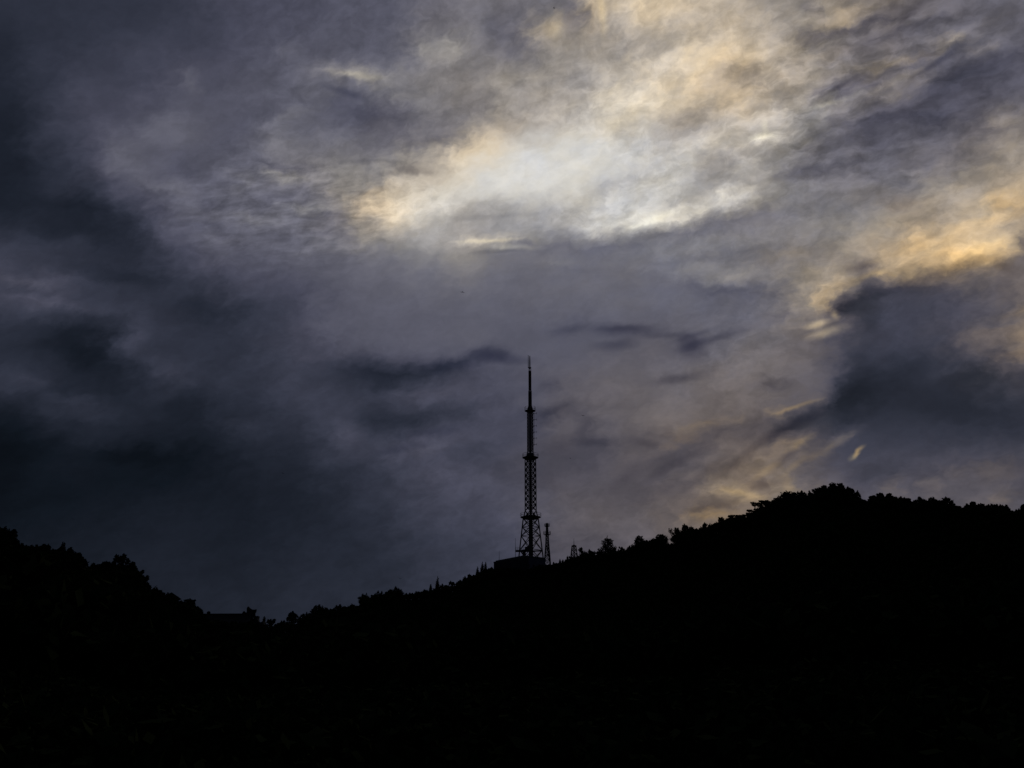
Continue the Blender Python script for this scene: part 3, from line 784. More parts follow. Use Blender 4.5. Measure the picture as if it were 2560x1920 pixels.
# ---- skyline trees: kind, photo x, photo y of the tip, crown width in photo pixels, label
G_L = 'trees along the crest of the left hill'
G_S = 'trees in the saddle between the hills'
G_T = 'trees on the slope below the masts'
G_M = 'trees between the masts and the right hill'
G_R = 'trees along the crest of the right hill'
TREES = [
 (G_L, [
 ('broad', 4, 1311, 62, 'black broadleaf crown cut off by the left edge of the photo'),
 ('broad', 26, 1322, 40, 'rounded tree second from the left edge, shoulder below the highest crown'),
 ('open', 46, 1352, 40, 'ragged tree where the left hill steps down near the edge'),
 ('broad', 72, 1362, 44, 'low even bush-like crown just right of the step on the left hill'),
 ('broad', 97, 1362, 36, 'low crown left of two small spiky tips on the left hill'),
 ('pine', 112, 1359, 14, 'left one of two small spiky tips side by side on the left hill'),
 ('pine', 121, 1358, 14, 'right one of two small spiky tips side by side on the left hill'),
 ('broad', 140, 1369, 36, 'low flat crown left of the tall dark cone on the left hill'),
 ('cypress', 159, 1353, 24, 'tall dark cone standing alone above the middle of the left hill'),
 ('pine', 177, 1367, 18, 'small pointed tree right beside the tall dark cone on the left hill'),
 ('broad', 190, 1378, 36, 'sloping crown going down right of the dark cone on the left hill'),
 ('pine', 202, 1384, 16, 'thin tip half way down to the notch of the left hill'),
 ('open', 212, 1391, 24, 'loose crown just before the notch of the left hill'),
 ('broad', 234, 1406, 34, 'small crown at the left side of the notch on the left hill'),
 ('open', 250, 1409, 26, 'sparse low crown in the notch of the left hill'),
 ('pine', 267, 1401, 30, 'peaked crown between the notch and the biggest tree of the left hill'),
 ('broad', 287, 1399, 30, 'small crown leaning against the left side of the biggest left-hill tree'),
 ('open', 306, 1382, 52, 'biggest tree of the left hill, wide open crown with a gap near its top'),
 ('broad', 330, 1402, 40, 'dense shoulder crown right under the biggest tree of the left hill'),
 ('broad', 345, 1418, 34, 'crown on the steep flank just below the biggest left-hill tree'),
 ('open', 360, 1437, 30, 'crown with a knobbly tip half way down the steep left flank'),
 ('broad', 374, 1461, 32, 'dense crown at the foot of the steep left flank'),
 ('open', 394, 1467, 48, 'loose round crown standing at the bottom of the steep left flank'),
 ('broad', 411, 1480, 30, 'small crown right of the loose round one on the lower left slope'),
 ('pine', 432, 1487, 34, 'tree with fine bare twigs on top on the lower left slope'),
 ('broad', 450, 1500, 34, 'low crown left of the bristly tree by the tiled hall'),
 ('pine', 476, 1495, 56, 'bristly pine with upright sprays left of the tiled hall'),
 ('open', 497, 1519, 26, 'small crown touching the left end of the tiled roof ridge'),
 ]),
 (G_S, [
 ('cypress', 661, 1540, 12, 'thin dark spike just right of the tiled hall'),
 ('open', 678, 1546, 28, 'thin see-through tree right of the dark spike beside the tiled hall'),
 ('broad', 697, 1555, 26, 'low crown at the lowest point of the skyline'),
 ('broad', 712, 1550, 28, 'low crown left of the round dark tree in the saddle'),
 ('broad', 731, 1527, 34, 'round dark tree standing apart with a pointed top in the saddle'),
 ('broad', 752, 1548, 20, 'small crown right of the round dark tree in the saddle'),
 ('broad', 768, 1529, 38, 'left one of the heaped crowns that start the climb to the masts'),
 ('broad', 796, 1510, 44, 'high rounded crown above the heaped trees at the start of the climb'),
 ('broad', 815, 1517, 32, 'crown falling right from the high rounded one on the first climb'),
 ('open', 829, 1520, 24, 'sparse small tree in a dip on the first climb'),
 ('open', 845, 1510, 36, 'small airy tree with a gap at its left on the first climb'),
 ('broad', 864, 1514, 30, 'low crown left of the wavy bush line on the first climb'),
 ('broad', 884, 1509, 34, 'low crown just below the cloud-shaped tree on the slope'),
 ('open', 917, 1482, 48, 'cloud-shaped tree with a see-through gap under its crown'),
 ('broad', 937, 1484, 26, 'right lobe beside the cloud-shaped tree on the slope'),
 ('broad', 957, 1476, 42, 'left crown of the large double tree above the long bare slope'),
 ('broad', 975, 1473, 38, 'middle crown of the large double tree above the long bare slope'),
 ('broad', 993, 1464, 40, 'highest crown at the right end of the large double tree'),
 ]),
 (G_T, [
 ('broad', 1022, 1481, 34, 'low shrubby tree right after the large double tree'),
 ('broad', 1046, 1477, 36, 'low shrubby tree in the middle of the long smooth slope'),
 ('broad', 1066, 1472, 26, 'low shrubby tree left of the small cone on the slope'),
 ('cypress', 1077, 1459, 10, 'small cone left of the lone tall cypress on the slope'),
 ('cypress', 1094, 1440, 13, 'lone tall cypress half way up the slope to the masts'),
 ('broad', 1112, 1460, 30, 'level bushy crown right of the lone tall cypress'),
 ('open', 1131, 1451, 18, 'small knob-topped tree between the lone cypress and the hall'),
 ('broad', 1150, 1449, 28, 'low crown right of the small knob-topped tree on the slope'),
 ('broad', 1166, 1440, 24, 'low crown left of the leaning tuft below the mast hall'),
 ('pine', 1174, 1433, 14, 'leaning tuft below the three cypresses by the mast hall'),
 ('broad', 1184, 1436, 22, 'low crown between the leaning tuft and the three cypresses'),
 ('cypress', 1194, 1416, 12, 'leftmost and lowest of the three cypresses by the mast hall'),
 ('cypress', 1206, 1403, 13, 'middle one of the three cypresses by the mast hall'),
 ('cypress', 1214, 1404, 12, 'rightmost of the three cypresses by the mast hall'),
 ('broad', 1228, 1416, 24, 'low crown touching the left corner of the mast hall'),
 ]),
 (G_M, [
 ('cypress', 1384, 1404, 10, 'small cone at the foot of the short lattice mast'),
 ('broad', 1392, 1406, 16, 'low bush between the short mast and the first slim cone'),
 ('cypress', 1400, 1397, 9, 'left one of two slim cones right of the short mast'),
 ('cypress', 1407, 1398, 9, 'right one of two slim cones right of the short mast'),
 ('open', 1414, 1398, 10, 'small round crown left of the dark cone by the low open tower frame'),
 ('cypress', 1419, 1388, 10, 'dark cone just left of the low open tower frame'),
 ('open', 1427, 1389, 14, 'bush hiding the left foot of the low open tower frame'),
 ('open', 1453, 1367, 22, 'knobbly small tree just right of the low open tower frame'),
 ('open', 1470, 1372, 26, 'airy crown second to the right of the low open tower frame'),
 ('broad', 1481, 1376, 24, 'round crown left of the dip before the large conifer'),
 ('open', 1497, 1378, 22, 'small loose crown against the left side of the large conifer'),
 ('pine', 1518, 1339, 44, 'large conifer with clear tiers standing out right of the masts'),
 ('broad', 1535, 1366, 18, 'low crown under the right side of the large conifer'),
 ('broad', 1553, 1366, 16, 'small lone bush on the bare ridge right of the large conifer'),
 ('broad', 1574, 1363, 20, 'low bush left of the tree with a ball-shaped tip'),
 ('pine', 1598, 1338, 34, 'tree with a ball-shaped tip above loose boughs'),
 ('open', 1613, 1349, 14, 'tiny round tuft right of the ball-tipped tree'),
 ('broad', 1632, 1347, 40, 'flat sloping crown between the ball-tipped tree and the spiky one'),
 ('pine', 1651, 1334, 38, 'tree with upright spikes just left of the deep narrow gap'),
 ]),
 (G_R, [
 ('open', 1690, 1318, 56, 'wide tree with jagged left edge right of the deep narrow gap'),
 ('pine', 1711, 1308, 22, 'small pointed tip on top of the wide jagged tree'),
 ('broad', 1725, 1314, 34, 'rounded crown closing the right side of the wide jagged tree'),
 ('broad', 1744, 1320, 26, 'low crown in the dip after the wide jagged tree'),
 ('broad', 1763, 1306, 28, 'dome-shaped crown after the dip on the right hill'),
 ('broad', 1785, 1307, 26, 'low crown left of the peaked one on the right hill'),
 ('broad', 1804, 1292, 32, 'peaked round crown before the flat-topped pines'),
 ('flat', 1832, 1287, 44, 'flat-topped pine whose sprays point left over the slope'),
 ('flat', 1858, 1283, 40, 'second flat-topped pine higher up the slope'),
 ('flat', 1888, 1254, 46, 'wind-swept pine with thin lifted sprays at its left'),
 ('flat', 1908, 1250, 40, 'wind-swept pine with light showing through its sprays'),
 ('flat', 1926, 1249, 30, 'last wind-swept pine before the dark summit crowns'),
 ('broad', 1944, 1241, 34, 'crown on the first rise to the summit of the right hill'),
 ('broad', 1965, 1224, 42, 'high knobbly crown left of the summit of the right hill'),
 ('pine', 1984, 1230, 20, 'small tip right of the high knobbly crown'),
 ('broad', 2004, 1226, 34, 'rounded crown half way between the knobbly crown and the summit'),
 ('cypress', 2023, 1225, 12, 'thin spike left of the summit group'),
 ('broad', 2044, 1219, 38, 'left shoulder crown of the summit group'),
 ('pine', 2059, 1212, 26, 'pointed crown on the left of the summit group'),
 ('pine', 2082, 1205, 34, 'left one of the two highest trees on the summit'),
 ('pine', 2100, 1207, 38, 'right one of the two highest trees on the summit, broad topped'),
 ('broad', 2114, 1217, 36, 'rounded crown right of the two highest trees'),
 ('pine', 2125, 1218, 24, 'fringed crown going down from the summit to the right'),
 ('open', 2139, 1226, 26, 'thin feathery tip on the right flank of the summit'),
 ('broad', 2148, 1242, 28, 'lowest crown on the right flank of the summit'),
 ('broad', 2165, 1252, 24, 'low bush in the notch right of the summit'),
 ('pine', 2182, 1237, 36, 'first raised crown right of the summit notch'),
 ('pine', 2199, 1231, 26, 'steeple-shaped crown right of the summit notch'),
 ('broad', 2212, 1239, 24, 'low crown between the steeple-shaped one and the twin tips'),
 ('pine', 2223, 1232, 22, 'thin twin-tipped tree on the right crest'),
 ('broad', 2237, 1240, 28, 'low flat crown after the twin-tipped tree'),
 ('broad', 2252, 1240, 32, 'rounded hump in the middle of the right crest'),
 ('pine', 2268, 1244, 24, 'pointed crown at the right side of the rounded hump'),
 ('broad', 2281, 1252, 24, 'low crown in the shallow dip of the right crest'),
 ('broad', 2297, 1241, 30, 'block-shaped crown rising sharply after the shallow dip'),
 ('broad', 2312, 1248, 26, 'low crown after the block-shaped one'),
 ('broad', 2327, 1242, 36, 'wide smooth dome on the right crest'),
 ('broad', 2345, 1249, 26, 'low crown left of the last pointed tree before the level stretch'),
 ('pine', 2364, 1240, 36, 'last pointed tree before the level stretch of the right crest'),
 ('broad', 2380, 1258, 26, 'crown sloping down to the level stretch of the right crest'),
 ('flat', 2402, 1264, 40, 'flat bush forming the level stretch of the right crest'),
 ('broad', 2419, 1258, 24, 'square-edged crown where the treeline rises again'),
 ('pine', 2431, 1252, 22, 'spiky tip above the square-edged crown'),
 ('pine', 2452, 1256, 18, 'thin pole-like tip between two low crowns'),
 ('broad', 2445, 1261, 30, 'low crown under the thin pole-like tip'),
 ('broad', 2468, 1261, 30, 'long low crown right of the thin pole-like tip'),
 ('broad', 2485, 1257, 32, 'slightly domed crown left of the gap near the right edge'),
 ('broad', 2503, 1261, 30, 'crown falling toward the gap near the right edge'),
 ('broad', 2514, 1264, 22, 'last crown before the gap near the right edge'),
 ('broad', 2530, 1275, 20, 'low bush at the bottom of the gap near the right edge'),
 ('open', 2542, 1269, 30, 'bush with a pale hole through it near the right edge'),
 ('broad', 2560, 1259, 26, 'crown cut off by the right edge of the photo'),
 ]),
]
for g, lst in TREES:
    for kind, px, py, w, label in lst:
        tree(kind, px, py, w, label, group=g)


# ---- the wood that clothes the slopes and fills the skyline between the named trees
def make_wood():
    rng = np.random.default_rng(7)
    protos = []
    for k in range(6):
        h, w = 7.0, 6.5
        cl = [((0, 0, 3.6), 2.6), ((0, 0, 1.3), 2.4)]
        for j in range(7):
            a = rng.random() * 6.28; r = 1.2 + 1.2 * rng.random()
            cl.append(((math.cos(a) * r, math.sin(a) * r, 3.6 + 2.4 * rng.random()), 1.2 + 0.5 * rng.random()))
        V, F = leaf_cloud(rng, cl, 175, 0.62)
        protos.append((V, F))
    VV, FF, n = [], [], 0
    pts = []
    # rows that close the crest just behind and in front of the named trees
    az = -30.5
    while az < 30.5:
        d, z = ridge(az)
        sm = lerp(SKY_AZ, az); lo = min(lerp(SKY_AZ, az + o) for o in (-0.25, -0.12, 0, 0.12, 0.25))
        for off in (-22, -14, -6, 3, 10):
            r = d + off + rng.normal() * 1.5
            x, y = r * math.sin(R(az)), r * math.cos(R(az))
            gz = ground_z(x, y)
            top = EYE.z + r * math.tan(R(lo)) - 0.5
            pts.append((x, y, gz, max(1.5, min(9, top - gz))))
        az += math.degrees(3.0 / d)
    # the slopes
    for k in range(5200):
        az = rng.uniform(-34, 34); d, _ = ridge_c(az)
        r = d * math.sqrt(rng.uniform(0.018, 0.95))
        if r < 48: continue
        x, y = r * math.sin(R(az)), r * math.cos(R(az))
        h = 5.5 + 3 * rng.random()
        gz = ground_z(x, y)
        top = EYE.z + r * math.tan(R(smooth_sky(az) - 0.5))
        pts.append((x, y, gz, max(2.0, min(h, top - gz))))
    # scrub added on the near ground so its shaded sides darken the foreground
    for k in range(900):
        az = rng.uniform(-36, 36); r = 13 + 50 * rng.random() ** 0.8
        x, y = r * math.sin(R(az)), r * math.cos(R(az))
        pts.append((x, y, ground_z(x, y) - 0.2, 0.7 + 0.8 * rng.random() + 0.02 * r))
    for (x, y, gz, h) in pts:
        V, F = protos[int(rng.integers(0, 6))]
        s = h / 7.0; a = rng.random() * 6.28; c, q = math.cos(a), math.sin(a)
        wd = max(s, 0.75) if h > 2.6 else s * 1.3
        P = np.empty_like(V)
        P[:, 0] = (V[:, 0] * c - V[:, 1] * q) * wd + x
        P[:, 1] = (V[:, 0] * q + V[:, 1] * c) * wd + y
        P[:, 2] = V[:, 2] * s + gz
        VV.append(P); FF.append(F + n); n += len(V)
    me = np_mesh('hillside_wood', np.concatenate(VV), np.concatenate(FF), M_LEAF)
    o = bpy.data.objects.new('hillside_wood', me); COL.objects.link(o)
    tag(o, kind='stuff')
    print('wood quads', sum(len(f) for f in FF))


make_wood()

# =====================================================================
# the great broadcasting mast on the saddle
# =====================================================================
MAST_D = 724.0
MAST_PX = 1327.5
mast_az = azel(MAST_PX, 1390)[0]


def z_at(px, py, d): return at(px, py, d).z


def px_w(wpx, py, d):
    """metres across for a width in photo pixels at a photo height and distance"""
    P = at(MAST_PX, py, d)
    return wpx * ((P.y) * math.cos(PITCH) + (P.z - EYE.z) * math.sin(PITCH)) / FPX


def lattice(root, py0, py1, w0, w1, levels, leg_w, brace_w, d, z0, bits='part', twist=0.0, ring=True, name='brace'):
    """square lattice stage seen corner-on: w = width across corners in photo pixels"""
    za, zb = z_at(MAST_PX, py0, d) - z0, z_at(MAST_PX, py1, d) - z0
    ra, rb = px_w(w0, py0, d) / 2, px_w(w1, py1, d) / 2
    def corner(t, k):
        r = ra + (rb - ra) * t; a = math.pi / 2 * k + twist
        return Vector((r * math.cos(a), r * math.sin(a), za + (zb - za) * t))
    for k in range(4):
        m = MB(); m.bar(corner(0, k), corner(1, k), leg_w); m.build('leg', M_STEEL, root)
    joined = MB()
    ts = [i / levels for i in range(levels + 1)] if isinstance(levels, int) else [(za - (z_at(MAST_PX, q, d) - z0)) / (za - zb) for q in levels]
    for i in range(len(ts) - 1):
        t0, t1 = ts[i], ts[i + 1]
        for k in range(4):
            a0, b0, a1, b1 = corner(t0, k), corner(t0, k + 1), corner(t1, k), corner(t1, k + 1)
            for q, (p, s) in enumerate(((a0, b1), (b0, a1), (a1, b1))):
                m = joined if bits == 'stuff' else MB()
                if q == 2 and i == len(ts) - 2: continue
                m.bar(p, s, brace_w)
                if bits == 'part': m.build('cross_brace' if q < 2 else 'ring_beam', M_STEEL, root)
    if bits == 'stuff' and joined.v:
        tag(joined.build('fine_bracing', M_STEEL, root), kind='stuff')
    return za, zb


def platform(root, py, d, z0, wpx, railpx, skirt0, skirt1, n=10, name='platform'):
    """round walkway with handrail, tapering underneath to the shaft"""
    z = z_at(MAST_PX, py, d) - z0
    r = px_w(wpx, py, d) / 2
    deck = MB(); deck.lathe([(px_w(skirt0, py, d) / 2, z - px_w(4.2, py, d)), (r * 0.72, z - px_w(1.6, py, d)), (r, z - px_w(0.6, py, d)), (r, z)], 14)
    p = deck.build(name, M_DARKSTEEL, root)
    hr = px_w(railpx, py, d)
    rails = MB()
    for f in (0.5, 1.0):
        for k in range(n):
            a0, a1 = 2 * math.pi * k / n, 2 * math.pi * (k + 1) / n
            rails.bar((r * math.cos(a0), r * math.sin(a0), z + hr * f), (r * math.cos(a1), r * math.sin(a1), z + hr * f), 0.13)
    for k in range(n):
        a0 = 2 * math.pi * k / n
        rails.bar((r * math.cos(a0), r * math.sin(a0), z), (r * math.cos(a0), r * math.sin(a0), z + hr), 0.12)
    rails.build('handrail', M_DARKSTEEL, p)
    if skirt1:
        c = MB(); c.lathe([(px_w(skirt1, py, d) / 2 * 1.35, z), (px_w(skirt1, py, d) / 2, z + hr * 0.6), (px_w(skirt1, py, d) / 2 * 0.62, z + hr * 1.3)], 8)
        c.build('collar', M_DARKSTEEL, p)
    return p


def great_mast():
    d = MAST_D
    P = at(MAST_PX, 1412, d)
    z0 = ground_z(P.x, P.y)
    root = empty('broadcast_mast', (P.x, P.y, z0), -R(mast_az))
    tag(root, 'tallest mast, steel lattice in tapering stages with round walkways and a slim aerial on top', 'mast')
    # stages, from the ground up (photo y, widths across in photo pixels)
    lattice(root, 1408, 1296, 64, 37.5, (1408, 1376, 1340, 1318, 1296), 0.85, 0.38, d, z0)
    lattice(root, 1296, 1277, 36, 27.5, 1, 0.75, 0.42, d, z0)
    lattice(root, 1277, 1146, 27.5, 26.5, 9, 0.72, 0.42, d, z0)
    lattice(root, 1143, 1131, 19, 14.5, 1, 0.55, 0.4, d, z0)
    lattice(root, 1131, 1029, 14.5, 14.0, 13, 0.55, 0.32, d, z0, bits='stuff')
    lattice(root, 1025, 1016, 13.5, 8.0, 1, 0.5, 0.4, d, z0, bits='stuff')
    lattice(root, 1016, 977, 7.6, 7.2, 6, 0.42, 0.3, d, z0, bits='stuff')
    # lift shaft
    s = MB()
    def zz(py): return z_at(MAST_PX, py, d) - z0
    s.lathe([(px_w(11.2, 1400, d) / 2, -1.0), (px_w(11.0, 1350, d) / 2, zz(1345)), (px_w(9.6, 1300, d) / 2, zz(1296))], 12)
    s.lathe([(px_w(6.6, 1290, d) / 2, zz(1297)), (px_w(6.0, 1146, d) / 2, zz(1144))], 10)
    s.lathe([(px_w(4.6, 1140, d) / 2, zz(1145)), (px_w(4.0, 1030, d) / 2, zz(1027))], 10)
    s.lathe([(px_w(2.4, 1017, d) / 2, zz(1027)), (px_w(1.8, 980, d) / 2, zz(976))], 8)
    s.build('lift_shaft', M_SHAFT, root)
    # walkways
    platform(root, 1293, d, z0, 52, 9.0, 36, 0, 14)
    platform(root, 1144, d, z0, 40.5, 9.0, 26, 20, 12)
    platform(root, 1027, d, z0, 27.5, 9.0, 15, 13, 10)
    # low gallery that juts out to the left beyond the leg
    g = MB(); zg = zz(1378)
    w = px_w(34, 1378, d)
    g.box((-w * 0.60, -1.0, zg), (w * 1.05, 5.2, 0.75))
    g.box((w * 0.42, -1.0, zg), (w * 0.9, 3.2, 0.4))
    gp = g.build('side_gallery', M_DARKSTEEL, root)
    r = MB(); hr = px_w(8, 1378, d)
    for f in (0.35, 0.7, 1.0): r.bar((-w * 1.12, -3.4, zg + hr * f), (-w * 0.35, -3.4, zg + hr * f), 0.12)
    for k in range(6): r.bar((-w * (1.12 - 0.15 * k), -3.4, zg), (-w * (1.12 - 0.15 * k), -3.4, zg + hr), 0.12)
    r.build('handrail', M_DARKSTEEL, gp)
    c = MB(); c.box((-w * 0.50, -1.0, zg - 4.2), (2.4, 2.4, 8.0)); c.box((-w * 0.34, -1.2, zg + 1.6), (2.0, 2.2, 2.6)); c.box((-w * 0.18, -1.2, zg + 1.9), (1.6, 2.0, 3.4))
    c.build('cable_riser', M_DARKSTEEL, root)
    # spar and dipoles up the right side of the slim stage
    sp = MB(); xs = px_w(10.2, 1070, d)
    sp.bar((xs, 0, zz(1113)), (xs, 0, zz(1032)), 0.18)
    spar = sp.build('aerial_spar', M_DARKSTEEL, root)
    for py in (1033.3, 1049, 1064.5, 1080, 1095.3, 1111):
        m = MB(); z = zz(py); x1 = px_w(16.2, py, d)
        m.bar((px_w(6.5, py, d), 0, z), (x1, 0, z), 0.22)
        m.bar((x1, 0, z - 0.9), (x1, 0, z + 0.9), 0.16)
        m.bar((xs, 0, z - 0.8), (xs - 0.6, 0, z - 0.2), 0.3)
        m.build('dipole_aerial', M_DARKSTEEL, root)
    # aerial drum, cap and lightning rods
    a = MB(); a.lathe([(px_w(7.3, 950, d) / 2, zz(976)), (px_w(7.3, 950, d) / 2, zz(927.5))], 14); a.build('aerial_drum', M_RADOME, root)
    n = MB(); n.lathe([(px_w(2.6, 926, d) / 2, zz(928)), (px_w(2.4, 926, d) / 2, zz(923)), (px_w(4.6, 920, d) / 2, zz(921.5)), (px_w(7.6, 920, d) / 2, zz(918.8)), (px_w(1.6, 920, d) / 2, zz(917.6))], 12)
    cap = n.build('aerial_cap', M_DARKSTEEL, root)
    for sx in (-1, 1):
        m = MB(); m.bar((sx * px_w(3.0, 920, d), 0, zz(927)), (sx * px_w(3.3, 920, d), 0, zz(921)), 0.22); m.build('stay', M_DARKSTEEL, cap)
    m = MB(); m.lathe([(0.46, zz(919)), (0.42, zz(902)), (0.30, zz(889.5))], 8); m.build('lightning_rod', M_DARKSTEEL, root)
    m = MB(); x = -px_w(3.9, 905, d); m.lathe([(0.26, zz(920)), (0.20, zz(888))], 6, (x, 0)); m.build('whip_aerial', M_DARKSTEEL, root)


great_mast()


# ---------------------------------------------------------------- short lattice mast beside it
def short_mast():
    d = 745.0; X = 1368.6
    P = at(X, 1412, d); z0 = ground_z(P.x, P.y)
    root = empty('lattice_mast', (P.x, P.y, z0), 0.4)
    tag(root, 'short lattice mast with two railed rings, just right of the tallest mast', 'mast')
    def zz(py): return at(X, py, d).z - z0
    k = px_w(1, 1370, d)
    st = [(1412, 10.0), (1390, 8.2), (1372, 6.4), (1356, 4.8), (1337, 4.1)]
    def cor(i, j):
        py, r = st[i]; a = math.pi / 2 * j + 0.5
        return Vector((r * k * math.cos(a), r * k * math.sin(a), zz(py)))
    for j in range(4):
        m = MB()
        for i in range(len(st) - 1): m.bar(cor(i, j), cor(i + 1, j), 0.42)
        m.build('leg', M_STEEL, root)
    for i in range(len(st) - 1):
        for j in range(4):
            mid0 = (cor(i, j) + cor(i + 1, j)) / 2; mid1 = (cor(i, j + 1) + cor(i + 1, j + 1)) / 2
            m = MB(); m.bar(cor(i, j), mid1, 0.34); m.bar(mid1, cor(i + 1, j), 0.34); m.bar(cor(i, j + 1), mid0, 0.34); m.bar(mid0, cor(i + 1, j + 1), 0.34)
            m.bar(cor(i + 1, j), cor(i + 1, j + 1), 0.34); m.bar(mid0, mid1, 0.28)
            m.build('brace_panel', M_STEEL, root)
    # clutter of small aerials and feeder boxes on the lower lattice
    rnd = random.Random(5)
    for py in (1366, 1372, 1379, 1383, 1388, 1392, 1397, 1402):
        m = MB(); r = 4.2 + (py - 1356) * 0.085
        a = rnd.random() * 6.28
        m.box((r * k * 0.75 * math.cos(a), r * k * 0.75 * math.sin(a), zz(py)), (1.0, 0.9, 1.5), a); m.build('feeder_box', M_DARKSTEEL, root)
    m = MB(); m.lathe([(4.0 * k, zz(1337)), (3.3 * k, zz(1320)), (3.0 * k, zz(1309))], 8); m.lathe([(2.0 * k, zz(1309)), (1.9 * k, zz(1307.5))], 8)
    m.build('aerial_housing', M_SHAFT, root)
    for py, rr, h in ((1336.5, 9.2, 7.5), (1316, 6.4, 6.5)):
        m = MB(); z = zz(py); m.lathe([(rr * k * 0.6, z - 0.35), (rr * k * 0.92, z - 0.2), (rr * k * 0.92, z)], 10); p = m.build('platform', M_DARKSTEEL, root)
        r = MB(); n = 10
        for q in range(n):
            a0, a1 = 2 * math.pi * q / n, 2 * math.pi * (q + 1) / n
            for f in (0.5, 1.0):
                r.bar((rr * k * math.cos(a0), rr * k * math.sin(a0), z + h * k * f), (rr * k * math.cos(a1), rr * k * math.sin(a1), z + h * k * f), 0.16)
            r.bar((rr * k * math.cos(a0), rr * k * math.sin(a0), z), (rr * k * math.cos(a0), rr * k * math.sin(a0), z + h * k), 0.14)
        r.build('handrail', M_DARKSTEEL, p)


short_mast()


# ---------------------------------------------------------------- low open frame tower
def frame_tower():
    d = 725.0; X = 1435.5
    P = at(X, 1395, d); z0 = ground_z(P.x, P.y)
    root = empty('frame_tower', (P.x, P.y, z0), 0.35)
    tag(root, 'low open steel frame tower with a needle on top, half hidden by treetops', 'tower')
    def zz(py): return at(X, py, d).z - z0
    k = px_w(1, 1375, d)
    st = [(1398, 12.2), (1386, 10.4), (1375, 8.6), (1365, 6.6)]
    def cor(i, j):
        py, r = st[i]; a = math.pi / 2 * j + 0.3
        return Vector((r * k * math.cos(a), r * k * math.sin(a), zz(py)))
    for j in range(4):
        m = MB()
        for i in range(3): m.bar(cor(i, j), cor(i + 1, j), 0.42)
        m.build('leg', M_STEEL, root)
        for i in range(3):
            b = MB(); b.bar(cor(i, j), cor(i + 1, j + 1), 0.3); b.bar(cor(i, j + 1), cor(i + 1, j), 0.3); b.bar(cor(i + 1, j), cor(i + 1, j + 1), 0.3); b.build('brace_panel', M_STEEL, root)
    m = MB(); m.lathe([(6.8 * k, zz(1365.5)), (6.2 * k, zz(1364)), (2.0 * k, zz(1362.5)), (0.7 * k, zz(1361))], 10); m.build('cap', M_DARKSTEEL, root)
    m = MB(); m.lathe([(0.22, zz(1363)), (0.15, zz(1354)), (0.08, zz(1346))], 6); m.build('needle', M_DARKSTEEL, root)
    m = MB(); m.lathe([(0.35, zz(1392)), (0.35, zz(1364))], 8); m.build('ladder_cage', M_DARKSTEEL, root)


frame_tower()


# ---------------------------------------------------------------- hall at the foot of the tallest mast
def mast_hall():
    d = 712.0
    # near corner, left end and right end of the eaves
    A = at(1318, 1388.5, d - 14); B = at(1234.5, 1405.5, d + 4); C = at(1363.5, 1396.0, d + 8)
    zt = A.z
    # one level roof: shift the far corners along their rays to the roof height
    def level(px, py, z):
        r = ray(px, py); t = (z - EYE.z) / r.z
        return EYE + r * t
    B = level(1234.5, 1404.5, zt); C = level(1363.5, 1394.5, zt); A = level(1316, 1388.8, zt)
    zg = min(ground_z(p.x, p.y) for p in (A, B, C)) - 2.0
    root = empty('mast_hall', (A.x, A.y, zg))
    tag(root, 'plain flat-roofed hall with a pale lilac front at the foot of the tallest mast', 'building')
    a, b, c = (Vector((p.x - A.x, p.y - A.y, 0)) for p in (A, B, C))
    H = zt - zg
    dd = b + c - a
    def wall(p, q, name, mat, thick=0.35):
        m = MB(); n = (q - p).cross(Vector((0, 0, 1))).normalized() * thick
        vs = [p, q, q - n, p - n]; vs = [v + Vector((0, 0, 0)) for v in vs] + [v + Vector((0, 0, H - 0.8)) for v in vs]
        m.add(vs, [(3, 2, 1, 0), (4, 5, 6, 7), (0, 1, 5, 4), (1, 2, 6, 5), (2, 3, 7, 6), (3, 0, 4, 7)])
        return m.build(name, mat, root)
    wl = wall(b, a, 'side_wall', M_PLASTER2)
    wf = wall(a, c, 'front_wall', M_PLASTER)
    wall(c, dd, 'back_wall', M_PLASTER2); wall(dd, b, 'end_wall', M_PLASTER2)
    roof = MB()
    cen = (a + dd) / 2
    def out(p, f): return cen + (p - cen) * f
    vs = [out(p, 1.015) + Vector((0, 0, z)) for z in (H - 0.8, H) for p in (a, c, dd, b)]
    roof.add(vs, [(3, 2, 1, 0), (4, 5, 6, 7), (0, 1, 5, 4), (1, 2, 6, 5), (2, 3, 7, 6), (3, 0, 4, 7)])
    roof.build('flat_roof', M_CONCRETE, root)
    st = MB(); s0 = b.lerp(a, 0.07); s1 = b.lerp(a, 0.93)
    st.bar(s0 + Vector((0, 0, H + 0.25)) , s1 + Vector((0, 0, H + 0.25)), 0.5, 0.5); st.build('parapet', M_CONCRETE, root)
    # windows on the two walls that face the valley
    for (p, q, n_, par) in ((b, a, 7, wl), (a, c, 4, wf)):
        nn = (q - p).cross(Vector((0, 0, 1))).normalized()
        L = (q - p).length; t = (q - p).normalized()
        for i in range(n_):
            ctr = p + (q - p) * ((i + 0.5) / n_) + Vector((0, 0, H * 0.62)) + nn * 0.06
            m = MB(); m.box(tuple(ctr), (L / n_ * 0.36, 0.10, 1.5), math.atan2(t.y, t.x)); w = m.build('window', M_DARKSTEEL, root)
            g = MB(); g.box(tuple(ctr + nn * 0.04), (L / n_ * 0.30, 0.08, 1.3), math.atan2(t.y, t.x)); g.build('pane', M_GLASS, w)
    # dark pier at the near corner
    m = MB(); t = (c - a).normalized(); m.box(tuple(a + t * -0.6 + Vector((0, -0.9, H * 0.46))), (4.0, 1.4, H * 0.9), math.atan2(t.y, t.x)); m.build('corner_pier', M_PLASTER2, root)
    return B


mast_hall()


